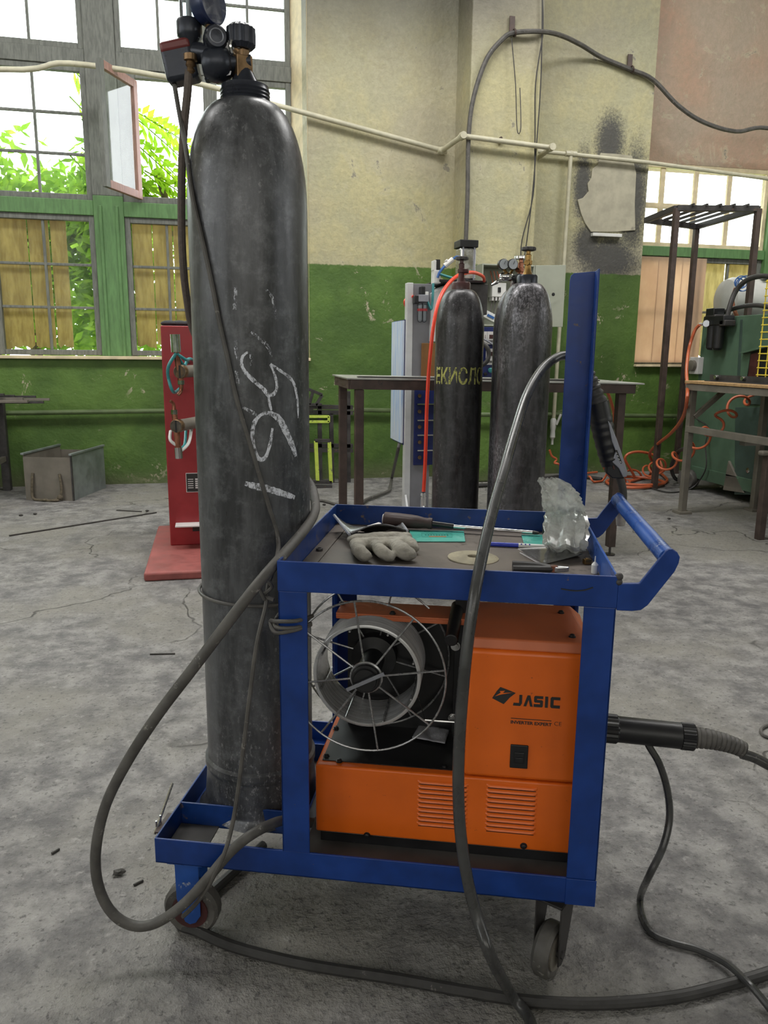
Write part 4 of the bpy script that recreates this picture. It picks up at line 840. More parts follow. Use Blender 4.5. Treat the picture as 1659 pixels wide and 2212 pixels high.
# foil packet on the machine shelf
fq = [cZ(x, y, ZS+.002) for x, y in ((890, 1597), (908, 1566), (971, 1580), (961, 1610))]
def pk(u, v):
    p = fq[0].lerp(fq[3], u).lerp(fq[1].lerp(fq[2], u), v); return p+V(0, 0, .0035+.004*math.sin(u*7+v*3)*math.sin(math.pi*u)*math.sin(math.pi*v)+random.uniform(0, .0012))
tag(MB().grid(pk, 14, 10).build('foil_packet', mt['foil'], ang=25, solid=.0012), 'small crumpled silver packet on the black machine shelf', 'packet')
# ------------------------------------------------------------------ welding torch: hung behind the tall post, its cable and plug
th = thing('welding_torch', 'black welding torch hung behind the blue post, its cable looping over the tray', 'welding torch', (.85, .535, .75))
TY = .545
def ty(x, y, d=0): return cY(x, y, TY-d)
MB().tube([ty(1262, 800), ty(1277, 838), ty(1294, 880)], lambda t: .0175+.0026*(math.sin(t*40) > 0)+.003*t, 16, 14).build('grip_boot', mt['rubber'], th)
def hr(t): return .0255-.004*t+(.0012 if (t*9) % 1 < .5 and .25 < t < .85 else 0)
MB().tube([ty(1290, 870), ty(1298, 905), ty(1306, 945), ty(1316, 985), ty(1321, 1003)], hr, 18, 10).build('grip', mt['black'], th)
side = [(1312, 905), (1320, 918), (1333, 950), (1345, 985), (1356, 1020), (1354, 1030), (1346, 1031), (1337, 1012), (1322, 998), (1330, 975), (1322, 955)]
str_ = MB().prism([ty(x, y, .022) for x, y in side], (0, .012, 0)).build('side_trim', mt['tag_grey'], th, smooth=False, bevel=.0015)
lb = [(1328, 972), (1333, 972), (1344, 1000), (1341, 1002)]
MB().prism([ty(x, y, .0226) for x, y in lb], (0, -.0005, 0)).build('trim_label', mt['ink'], str_, smooth=False)
for (x, y, w) in ((1330.5, 977, 2), (1333, 983, 2.4), (1336, 990, 2), (1339, 996, 2.4)):
    MB().prism([ty(x, y, .0233), ty(x+w, y+1.2, .0233), ty(x+w+1.2, y+4, .0233), ty(x+1.2, y+2.8, .0233)], (0, -.0003, 0)).build('label_character', mt['white'], str_, smooth=False)
hdb = MB().prism([ty(x, y, .016) for x, y in ((1311, 996), (1322, 994), (1345, 1012), (1350, 1034), (1322, 1034), (1309, 1022))], (0, .03, 0)).build('head_block', mt['black'], th, smooth=False, bevel=.003)
MB().prism([ty(x, y, .020) for x, y in ((1320, 994), (1324, 996), (1329, 1014), (1325, 1014))], (0, .006, 0)).build('trigger', mt['maroon'], hdb, smooth=False, bevel=.001)
MB().tube([ty(1337, 1028), ty(1343, 1045), ty(1346, 1070), ty(1343, 1098)], .0088, 14, 6).build('swan_neck', mt['rubber'], th)
MB().lathe([(.0105, 0), (.0118, .006), (.0118, .034), (.0092, .052), (.0075, .053), (.0075, .03)], ty(1344, 1086), ty(1340, 1140)-ty(1344, 1086), 18, cap=False).build('nozzle', mt['nozzle'], th, solid=.001)
cabl = [ty(1262, 800), ty(1245, 776), ty(1222, 768), cY(1198, 775, .52), cY(1168, 802, .47), cY(1138, 855, .38), cY(1112, 935, .27), cY(1088, 1020, .17), cY(1064, 1105, .09), cY(1045, 1185, .02), cY(1028, 1270, -.035), cY(1012, 1375, -.06), cY(1001, 1480, -.075), cY(993, 1590, -.085), cY(990, 1690, -.09), cY(994, 1790, -.10), cY(1008, 1890, -.11), cY(1030, 1980, -.125), cY(1062, 2070, -.15), cZ(1105, 2150, .03), cZ(1150, 2222, .0125), V(.70, -.27, .0125), V(.86, -.36, .0125), V(1.08, -.36, .0125), V(1.30, -.22, .0125), V(1.42, .0, .05), V(1.36, .12, .2), V(1.22, .165, .325), V(1.13, .172, .378), V(1.09, .172, .392)]
MB().tube(cabl, .0098, 12, 7).build('torch_cable', mt['cable_sheen'], th)
PY = .172
pl0, pl1, pl2 = cY(1305, 1572, PY), cY(1345, 1576, PY), cY(1495, 1592, PY)
axp = (pl2-pl0).normalized(); wd = (pl2-pl0).length
def gear(mb, o, ax, r, a, b, n=20):
    u, w, q = ortho(ax)
    def fn(i, v):
        t = 2*math.pi*i; k = 1 if int(i*n*2+.01) % 2 else .93; rr = r*k*((.9, 1, 1, .9)[int(v*3+.001)]); z = a+(b-a)*(0, .06, .94, 1)[int(v*3+.001)]
        return o+q*z+(u*math.cos(t)+w*math.sin(t))*rr
    return mb.grid(fn, n*2, 3, wrap=True)
gear(MB(), pl0, axp, .0275, -.03, .026).build('plug_collar', mt['black'], th, ang=30)
MB().lathe([(.022, .02), (.0245, .026), (.0245, wd-.022), (.022, wd-.02)], pl0, axp, 28).build('plug_body', mt['black'], th)
gear(MB(), pl0, axp, .0255, wd-.022, wd+.004, 26).build('plug_ring', mt['black'], th, ang=30)
MB().tube([pl2, cY(1535, 1597, PY), cY(1575, 1607, PY), cY(1607, 1620, PY)], lambda t: .0195-.006*t+(.0014 if (t*12) % 1 < .55 else -.0008), 18, 16).build('strain_relief', mt['rubber_grey'], th, ang=50)
MB().box((X1, PY-.03, pl0.z-.03), (X1+.02, PY+.03, pl0.z+.03)).build('plug_socket', mt['black'], wm, bevel=.004)
# thin control cable dropping from the plug
FQ = [cY(1392, 1590, PY), cY(1402, 1612, PY-.005), cY(1425, 1652, PY-.01), cY(1442, 1710, PY-.01), cY(1446, 1770, PY-.02), cY(1432, 1830, PY-.04), cY(1403, 1890, PY-.06)]
FQ += [cZ(x, y, z) for x, y, z in ((1384, 1935, .022), (1386, 1975, .0075), (1408, 2015, .0075), (1450, 2035, .0075), (1510, 2052, .0075), (1570, 2082, .014), (1620, 2128, .026), (1662, 2178, .012), (1720, 2260, .0075))]
MB().tube(FQ, .0068, 10, 8).build('control_cable', mt['cable_sheen'], th)
FR.pop()
# ------------------------------------------------------------------ things lying on the tray
FR.append(CARTM)
ZF = .7277
# work glove: fingers towards the front edge, stiff scuffed cuff standing up behind
gl = thing('work_glove', 'dusty grey suede work glove with a shiny scuffed cuff on the tray', 'glove', (.39, .30, ZF))
def cap_mb(mb, P, rad, sq=.72):
    Q = spline(P, 5); n = len(Q)
    for i, p in enumerate(Q):
        t = i/(n-1)*(len(rad)-1); j = min(int(t), len(rad)-2); r = rad[j]+(rad[j+1]-rad[j])*(t-j)
        mb.sphere(V(p.x, p.y, max(p.z, ZF+r*sq)), r, 12, 8, (1, 1, sq))
g = MB()
def gp(x, y, z): return cZ(x, y, ZF+z)
cap_mb(g, [gp(768, 1166, .014), gp(820, 1162, .016), gp(874, 1160, .014)], (.019, .021, .018), .62)
cap_mb(g, [gp(776, 1176, .014), gp(828, 1174, .017), gp(874, 1171, .014)], (.021, .022, .019), .65)
for P, rd in (([gp(772, 1178, .014), gp(776, 1190, .018), gp(788, 1203, .010)], (.015, .0155, .0145)), ([gp(812, 1178, .016), gp(824, 1190, .020), gp(840, 1203, .010)], (.014, .0148, .0135)),
              ([gp(850, 1174, .014), gp(866, 1187, .020), gp(882, 1199, .012)], (.016, .018, .0165)), ([gp(872, 1166, .014), gp(886, 1173, .018), gp(894, 1184, .012)], (.014, .0135, .012))): cap_mb(g, P, rd, .85)
o = g.build('glove_hand', mt['leather'], gl); md = o.modifiers.new('skin', 'REMESH'); md.mode = 'VOXEL'; md.voxel_size = .0028; md.use_smooth_shade = True
md = o.modifiers.new('soft', 'SMOOTH'); md.factor = .6; md.iterations = 5
tx = bpy.data.textures.new('suede_wrinkles', 'CLOUDS'); tx.noise_scale = .018; md = o.modifiers.new('wrinkle', 'DISPLACE'); md.texture = tx; md.strength = .005; md.mid_level = .5
A, B = cZ(758, 1165, ZF+.012), cZ(880, 1157, ZF+.012); C, D = cY(723, 1114, .43), cZ(868, 1132, ZF+.02)
def cuff(u, v):
    lo_ = A.lerp(B, u)+V(0, -.01, 0); hi_ = C.lerp(D, u); p = lo_.lerp(hi_, v); p.z = (lo_.z+.012)*(1-v)+hi_.z*v-.030*math.sin(math.pi*u)*v+.018*math.sin(math.pi*u)*(1-v); p.z = max(p.z, ZF+.003); return p
cf_ = MB().grid(cuff, 16, 10).build('glove_cuff', mt['cuff'], gl, ang=60, solid=.003)
MB().tube([cuff(0, v/8)+V(-.001, -.001, .001) for v in range(9)], .0035, 6, 2).build('cuff_piping', mt['tag_grey'], cf_)
MB().tube([cuff(1, v/8)+V(.001, -.001, .001) for v in range(9)], .003, 6, 2).build('cuff_piping', mt['tag_grey'], cf_)
# screwdriver
sd = thing('screwdriver', 'screwdriver with a dark brown rubber handle lying along the tray back', 'screwdriver', (.55, .47, ZF))
h0, h1, h2, h3, h4 = cY(829, 1121, .475), cY(934, 1131, .468), cY(980, 1137, .466), cY(1150, 1150, .455), cY(1167, 1152, .453)
ax = (h1-h0).normalized(); n = (h1-h0).length
def sdr(u, v):
    uu, w, a = ortho(ax); t = 2*math.pi*u; prof = (.0, .013, .0165, .0165, .0168, .0162, .0160, .0150, .0120, .0115, .0125, .0125, .0)
    zz = (0, .0, .02, .12, .28, .42, .55, .68, .82, .9, .92, .995, 1.0); j = min(int(v*12+.001), 12); r = prof[j]*(1-.10*(math.cos(3*t) > .2 and 2 < j < 7))
    return h0+a*(zz[j]*n)+(uu*math.cos(t)+w*math.sin(t))*r
MB().grid(sdr, 36, 12, wrap=True).build('handle', mt['grip_brown'], sd, ang=45)
MB().lathe([(.0, -.003), (.011, -.002), (.0135, .003)], h0, ax, 20).build('end_cap', mt['paper'], sd)
MB().cyl(h1, h2, .0062, n=14).build('collar', mt['black'], sd); MB().cyl(h2, h3, .0042, n=12).build('shaft', mt['chrome'], sd)
MB().lathe([(.0042, 0), (.0044, .004), (.0034, .012), (.0012, .016)], h3, h4-h3, 8).build('tip', mt['steel_dark'], sd)
# teal cards
def card(name, px, label, z, m, extra=None):
    q = [cZ(x, y, z) for x, y in px]; t = thing(name, label, 'card', (q[0]+q[2])/2)
    pl_ = MB().prism(q, (0, 0, .0022)).build('card_plate', mt[m], t, smooth=False, bevel=.0006); return pl_, q
t, q = card('teal_card', ((884, 1147), (1002, 1149), (1005, 1171), (889, 1171)), 'teal plastic lens card lying flat behind the cutting disc', ZF+.0004, 'teal')
def inq(u, v, z=.0024): return q[0].lerp(q[1], u).lerp(q[3].lerp(q[2], u), v)+V(0, 0, z)
for a, b in (((.21, .30), (.77, .32)), ((.21, .62), (.77, .64)), ((.21, .30), (.215, .64)), ((.765, .30), (.77, .64))): MB().prism([inq(a[0], a[1]), inq(b[0], a[1]), inq(b[0], b[1]), inq(a[0], b[1])], (0, 0, .0002)).build('printed_frame', mt['teal_dark'], t, smooth=False)
MB().prism([inq(.34, .55), inq(.66, .55), inq(.66, .64), inq(.34, .64)], (0, 0, .0003)).build('printed_bar', mt['brown'], t, smooth=False)
for r_ in (.40, .46):
    for i in range(9): MB().prism([inq(.27+i*.05, r_), inq(.30+i*.05, r_), inq(.30+i*.05, r_+.03), inq(.27+i*.05, r_+.03)], (0, 0, .0002)).build('printed_word', mt['teal_dark'], t, smooth=False)
card('teal_card', ((1126, 1157), (1188, 1157), (1215, 1182), (1132, 1177)), 'teal plastic lens card partly under the plastic bag', ZF+.0004, 'teal')
# pen
pn = thing('pen', 'blue and white ballpoint pen behind the plastic cards', 'pen', cZ(1120, 1178, ZF))
a, b, c, d, e = [cZ(x, y, ZF+.005) for x, y in ((1057, 1175), (1120, 1178), (1160, 1180), (1184, 1181), (1190, 1181.5))]
MB().cyl(cZ(1040, 1174, ZF+.005), a, .0046, n=14).build('pen_label', mt['paper'], pn); MB().cyl(a, b, .0046, n=14).build('barrel', mt['pen_blue'], pn); MB().cyl(b, d, .0046, .0042, n=14).build('barrel_front', mt['white'], pn)
MB().cyl(d, e, .0042, .001, n=12).build('nib', mt['pen_blue'], pn)
for i in range(3): MB().sphere(b.lerp(c, .15+.22*i)+V(0, -.003, .0034), .0016, 8, 6).build('dot', mt['pen_blue'], pn)
# cutting disc
dc = cZ(1022, 1206, ZF)
tag(MB().lathe([(.011, .0), (.05, .0), (.05, .002), (.047, .0032), (.030, .0026), (.022, .0046), (.014, .0055), (.011, .0045), (.011, 0)], dc, (0.02, -.01, 1), 48, cap=False).build('cutting_disc', mt['disc']), 'worn beige cutting disc with a centre hole on the tray', 'disc')
# plastic bag with nozzles
bgp = [cZ(1222, 1186, ZF+.012), cZ(1220, 1172, ZF+.035), V(.763, .372, ZF+.07), V(.752, .372, ZF+.105), V(.740, .375, ZF+.128), V(.722, .378, ZF+.142)]
rd = [(.032, .018), (.041, .026), (.040, .022), (.036, .016), (.028, .010), (.018, .004)]
Q = spline(bgp, 6)
def bag(u, v):
    i = min(int(v*(len(Q)-1)+.001), len(Q)-1); t = v*(len(rd)-1); j = min(int(t), len(rd)-2); fx = rd[j][0]+(rd[j+1][0]-rd[j][0])*(t-j); fy = rd[j][1]+(rd[j+1][1]-rd[j][1])*(t-j)
    a_ = 2*math.pi*u; k = 1+random.uniform(-.13, .13)+.09*math.sin(5*a_+v*9)+.06*math.sin(11*a_-v*13); p = Q[i]+V(fx*k*math.cos(a_), fy*k*math.sin(a_), .004*math.sin(7*a_)); p.z = max(p.z, ZF+.001); return p
o = MB().grid(bag, 40, 30, wrap=True).build('plastic_bag', mt['plastic_clear'], ang=22); tag(o, 'crumpled clear plastic bag standing in the tray corner', 'bag')
for (x, y, lab) in ((1233, 1176, 'dark metal nozzle inside the plastic bag, nearer the cards'), (1248, 1176, 'dark metal nozzle inside the plastic bag, against the tray rim')):
    p = cZ(x, y, ZF+.012); tag(MB().lathe([(.0065, 0), (.0092, 0), (.0095, .03), (.0075, .034), (.006, .034)], p, (-.25, .9, .05), 18).build('spare_nozzle', mt['steel_dark']), lab, 'nozzle')
# sleeve of cards in plastic
q = [cZ(x, y, ZF+.004) for x, y in ((1122, 1189), (1208, 1184), (1240, 1197), (1168, 1214))]
bk = thing('card_sleeve', 'small stack of printed white cards in clear plastic sleeves on the tray', 'cards', (q[0]+q[2])/2)
for i, (dx, z) in enumerate(((0, 0), (.006, .003), (-.003, .006))): bc = MB().prism([p+V(dx, -.004*(2-i), z-.0035) for p in q], (0, 0, .0014)).build('card', mt['paper'], bk, smooth=False)
def cq(u, v, z=.0046): return q[0].lerp(q[1], u).lerp(q[3].lerp(q[2], u), v)+V(-.003, 0, z)
for i in range(7): MB().prism([cq(.12+.11*i, .22), cq(.17+.11*i, .22), cq(.20+.11*i, .42), cq(.15+.11*i, .42)], (0, 0, .0002)).build('printed_mark', mt['grey_print'], bc, smooth=False)
for j in range(5): MB().prism([cq(.1, .5+.08*j), cq(.72, .5+.08*j), cq(.72, .52+.08*j), cq(.1, .52+.08*j)], (0, 0, .0002)).build('printed_line', mt['grey_print'], bc, smooth=False)
MB().prism([cZ(x, y, ZF+.011) for x, y in ((1120, 1186), (1212, 1183), (1262, 1197), (1175, 1219))], (0, 0, .0007)).build('clear_sleeve', mt['sleeve'], bk, smooth=False)
MB().prism([cZ(x, y, ZF+.0015) for x, y in ((1140, 1196), (1215, 1190), (1250, 1203), (1186, 1214))], (0, 0, .0007)).build('clear_sleeve', mt['sleeve'], bk, smooth=False)
# pliers, mostly hidden by the front rim
pv = cZ(1196, 1229, ZF+.008); pt = thing('pliers', 'side cutting pliers lying just behind the tray front rim', 'pliers', pv)
for s in (-1, 1):
    MB().tube([pv, pv+V(-.03, -.012*s+.004, .001), pv+V(-.075, -.016*s, .002)], .0062, 8, 5).build('handle', mt['rubber'], pt)
    MB().prism([pv+V(0, .006*s, -.004), pv+V(.006, .009*s, -.004), pv+V(.024, .004*s, -.004), pv+V(.028, .0004*s, -.004), pv+V(.008, .0004*s, -.004)], (0, 0, .009)).build('jaw', mt['steel'], pt, smooth=False, bevel=.001)
MB().cyl(pv+V(0, 0, -.005), pv+V(0, 0, .006), .007, n=16).build('pivot', mt['copper'], pt)
nq = cZ(1268, 1218, ZF); tag(MB().box((-.007, -.006, 0), (.007, .006, .010), Matrix.Translation(nq) @ Matrix.Rotation(.3, 4, 'Z')).cyl(nq+V(0, 0, .010), nq+V(0, 0, .0115), .0045, n=10).build('brass_block', mt['brass'], bevel=.0012), 'small brass block beside the tray right rim', 'block')
tq = cZ(1284, 1238, ZF); tag(MB().lathe([(.0, 0), (.006, 0), (.0064, .016), (.0035, .020), (.0015, .022), (.001, .032)], tq, (0, 0, 1), 12).build('glue_tube', mt['white']), 'little white nozzle bottle in the tray front right corner', 'bottle')
nq = cZ(690, 1189, ZF+.002); tag(MB().lathe([(.0042, 0), (.0075, 0), (.0075, .005), (.0042, .005)], nq, (0, 0, 1), 6, cap=False).build('steel_nut', mt['steel_dark'], smooth=False, bevel=.0005), 'small dark hex nut near the tray left rim', 'nut')
fq_ = cZ(1178, 1143, ZF+.016); ft = thing('hose_fitting', 'silver and black ribbed fitting behind the plastic bag', 'fitting', fq_)
gear(MB(), fq_, V(1, -.1, .05), .0145, -.006, .010, 14).build('ribbed_ring', mt['steel_dark'], ft, ang=30); MB().lathe([(.009, .01), (.009, .03), (.007, .032)], fq_, (1, -.1, .05), 18).build('spigot', mt['chrome'], ft)
yq = [cY(x, y, .47) for x, y in ((796, 1133), (818, 1127), (824, 1130), (800, 1137))]
tag(MB().prism([cZ(x, y, ZF+.030) for x, y in ((793, 1137), (818, 1129), (824, 1131), (800, 1139))], (0, 0, .001)).build('paper_tag', mt['paper'], smooth=False), 'tiny pale paper tag on top of the glove cuff', 'tag')
FR.pop()
# ------------------------------------------------------------------ scraps on the floor
def rod(name, a, b, r, label, cat='rod', m='concrete_dark'):
    tag(MB().cyl(onZ(*a, r), onZ(*b, r), r, n=6).build(name, mt[m]), label, cat)
rod('steel_rod', (20, 1157), (338, 1107), .005, 'long thin steel rod on the floor left of the red machine')
rod('steel_rod', (252, 1102), (306, 1105), .004, 'short thin steel rod on the floor near the red machine')
rod('welding_rod', (324, 1413), (378, 1412), .003, 'short dark welding rod on the floor left of the grey cylinder')
rod('welding_rod', (988, 2139), (1053, 2144), .002, 'bright wire offcut beside the floor cable under the torch cable', 'rod', 'steel')
rod('welding_rod', (1205, 2170), (1242, 2173), .002, 'bright wire offcut just in front of the floor cable', 'rod', 'steel')
rod('welding_rod', (112, 1844), (128, 1834), .003, 'tiny dark wire scrap on the floor at far left')
rod('welding_rod', (289, 1912), (309, 1902), .003, 'tiny dark wire scrap beside the left front cart wheel')
random.seed(21)
for i, (x, y, lab) in enumerate(((45, 1115, 'dark crumb of scrap on the floor below the metal box'), (76, 1112, 'second dark crumb of scrap below the metal box'), (318, 1105, 'small dark lump of scrap beside the short steel rod'), (257, 1890, 'dark chip of scrap between cable loop and left wheel'), (1445, 1122, 'dark chip of scrap on the floor near the bench foot'), (700, 1092, 'small dark lump on the floor between the grey cylinder and table leg'))):
    q = onZ(x, y); mb = MB().sphere(q+V(0, 0, .006), .011, 7, 5, (1.3, .8, .55)); mb.v = [v+V(random.uniform(-.003, .003), random.uniform(-.003, .003), random.uniform(0, .002)) for v in mb.v]
    tag(mb.build('metal_scrap', mt['concrete_dark'], smooth=False), lab, 'scrap')
# notched steel bar standing at the cart's left end
FR.append(CARTM)
tq = V(-.022, .06, 0); t = thing('scrap_bracket', 'rusty bracket with a bright rod leaning at the left end of the cart base', 'bracket', tq)
MB().box((-.016, .035, .205), (-.0002, .10, .209)).box((-.0045, .035, .165), (-.0002, .10, .205)).build('bracket', mt['steel_brown'], t, smooth=False, bevel=.001)
MB().cyl(V(-.018, .04, .20), V(-.012, .12, .262), .0028, n=8).cyl(V(-.018, .05, .20), V(-.018, .05, .222), .002, n=6).cyl(V(-.016, .065, .2), V(-.016, .065, .225), .002, n=6).build('rod', mt['steel'], t)
FR.pop()
# ------------------------------------------------------------------ background: three standing cylinders
def back_cyl(x, y, m, label, ringm, ring_z=1.398):
    t = thing('gas_cylinder', label, 'gas cylinder', (x, y, 0), 0, 'gas cylinders standing by the table')
    MB().lathe([(.095, 0), (.1095, .02)]+cyl_profile(), (x, y, 0), n=48, cap=False).build('cylinder_body', mt[m], t, ang=60)
    MB().lathe([(.036, 1.396), (.042, 1.398), (.0425, 1.43), (.038, 1.437), (.015, 1.438)], (x, y, 0), n=28).build('neck_ring', mt[ringm], t)
    return t
def bvalve(t, x, y, m, wm_='steel_dark', rx=-.5):
    MB().lathe([(.022, 1.435), (.014, 1.455), (.013, 1.475), (.017, 1.478), (.017, 1.492), (.013, 1.495), (.013, 1.515), (.009, 1.518), (.009, 1.535)], (x, y, 0), n=12).build('valve_body', mt[m], t)
    MB().cyl((x, y, 1.483), (x+.032*math.cos(rx), y+.032*math.sin(rx), 1.483), .010, n=10).build('valve_outlet', mt[m], t)
    handwheel(MB(), (x, y, 1.530), .030, .016, 64, 10).build('hand_wheel', mt[wm_], t, ang=30)
K = (1.10, 3.44)
t = back_cyl(*K, 'cyl_dark', 'dark gas cylinder with yellow stencilled letters standing before the table', 'maroon'); bvalve(t, *K, 'maroon')
fa = math.atan2(-K[1], -K[0])             # direction from cylinder to camera
p0, p1 = onP(985, 793, V(*K, 0)-HF*.108), onP(985, 831, V(*K, 0)-HF*.108); zt0, zb0 = p0.z, p1.z
def wrap(x, y, z): a = fa+(x-.122)/R0; r = R0+.0006; return V(K[0]+r*math.cos(a), K[1]+r*math.sin(a), zb0+y)
t0 = text_mb('ЕКИСЛО', 1, lambda x, y, z: V(x, y, z), .02, 0); xa, xb = min(v.x for v in t0.v), max(v.x for v in t0.v); ya, yb = min(v.y for v in t0.v), max(v.y for v in t0.v)
text_mb('ЕКИСЛО', 1, lambda x, y, z: wrap((x-xa)/(xb-xa)*.255, (y-ya)/(yb-ya)*(zt0-zb0), 0), .02, 0).build('stencil_lettering', mt['stencil'], t, smooth=False)
c = on_cyl
q = V(K[0]+.060*math.cos(fa), K[1]+.060*math.sin(fa), 1.375)
MB().sphere(q, .013, 10, 6, (1, 1, .5)).build('yellow_dab', mt['stencil'], t)
B1 = (1.258, 3.06); t = back_cyl(*B1, 'cyl_pitted', 'pitted grey gas cylinder standing nearest behind the blue post', 'regulator'); bvalve(t, *B1, 'brass', rx=-2.1)
B2 = (1.338, 3.335); t = back_cyl(*B2, 'cyl_pitted', 'pitted grey gas cylinder half hidden behind its twin, twin-gauge regulator on it', 'maroon'); bvalve(t, *B2, 'copper', 'steel', rx=-2.4)
P0 = V(B2[0], B2[1], 0)
def bp(x, y, d=0): return onP(x, y, P0-HF*d)
r = thing('twin_gauge_regulator', 'chrome regulator with two round white gauges on the rear cylinder', 'regulator', bp(1100, 602))
for x in (1088, 1108):
    g0 = bp(x, 571, .05); gk = MB().lathe([(.0, -.03), (.019, -.028), (.0225, -.02), (.0235, .002), (.021, .004)], g0, -HF+RH*.25, 28).build('gauge_case', mt['black'], r)
    fd = MB().lathe([(.0, 0), (.0205, 0), (.0205, .001), (.0, .001)], g0+(-HF+RH*.25).normalized()*.0035, -HF+RH*.25, 28, cap=False).build('gauge_face', mt['gauge_face'], gk)
    n0 = g0+(-HF+RH*.25).normalized()*.006; MB().bar(n0, n0+V(0, 0, .014)+RH*.006, .001, .0018).build('gauge_needle', mt['ink'], gk, smooth=False)
    MB().cyl(g0-V(0, 0, .02), bp(1100, 596, .03), .006, n=8).build('gauge_stem', mt['brass'], r)
MB().lathe([(.012, -.03), (.019, -.02), (.019, .02), (.012, .03)], bp(1093, 598, .03), RH, 16).build('regulator_body', mt['chrome'], r)
MB().lathe([(.018, 0), (.020, .004), (.020, .028), (.0, .029)], bp(1112, 602, .03), -HF*.8+RH*.6, 18).build('adjusting_knob', mt['black'], r)
MB().lathe([(.009, 0), (.007, .02), (.009, .024), (.006, .04), (.005, .05)], bp(1083, 604, .04), bp(1062, 616, .05)-bp(1083, 604, .04), 10).build('hose_barb', mt['chrome'], r)
MB().cyl(bp(1112, 600, .02), bp(1124, 596), .012, n=8).build('inlet_nut', mt['brass'], r)
# ------------------------------------------------------------------ steel table behind the cylinders
tb = thing('steel_table', 'long brown steel table with pale sheet-metal top', 'table', (1.47, 4.2, 0))
LF, RF, LB, RB = V(.655, 3.87, 1.000), V(2.30, 3.87, .976), V(.672, 4.47, 1.000), V(2.34, 4.47, .976)
dz = V(0, 0, .008)
MB().hexa([p-dz for p in (LF, RF, RB, LB)]+[LF, RF, RB, LB]).build('table_top', mt['plate_light'], tb, smooth=False, bevel=.001)
for a, b in ((LF+V(.02, .02, 0), RF+V(-.05, .02, 0)), (LB+V(.02, -.02, 0), RB+V(-.05, -.02, 0)), (LF+V(.02, .02, 0), LB+V(.02, -.02, 0)), (RF+V(-.05, .02, 0), RB+V(-.05, -.02, 0))):
    MB().bar(a-V(0, 0, .033), b-V(0, 0, .033), .02, .048).build('apron_rail', mt['steel_brown'], tb, smooth=False, bevel=.002)
for i, (x, y, z) in enumerate(((.725, 3.91, .94), (.725, 4.42, .94), (2.195, 3.93, .92), (2.22, 4.42, .92))):
    lg = MB().box((x-.022, y-.022, .05), (x+.022, y+.022, z)).build('leg', mt['steel_brown'], tb, smooth=False, bevel=.003)
    MB().cyl((x, y, .0), (x, y, .008), .03, n=12).cyl((x, y, .008), (x, y, .06), .007, n=8).cyl((x, y, .05), (x, y, .056), .014, n=6).build('levelling_foot', mt['steel_dark'], lg)
for i, (x0, x1, y, lab) in enumerate(((.72, 2.0, 3.93, 'flat steel strip along the front edge of the table top'), (.75, 1.5, 4.02, 'shorter flat steel strip on the table top behind the front strip'), (1.5, 2.15, 4.1, 'flat steel strip at the right half of the table top'))):
    z = 1.000-(x0-.655)/1.645*.024; z1 = 1.000-(x1-.655)/1.645*.024
    MBo = MB().bar((x0, y, z+.004), (x1, y+.01, z1+.004), .03, .006).build('steel_strip', mt['plate_light' if i == 1 else 'steel_dark'], smooth=False); tag(MBo, lab, 'strip')
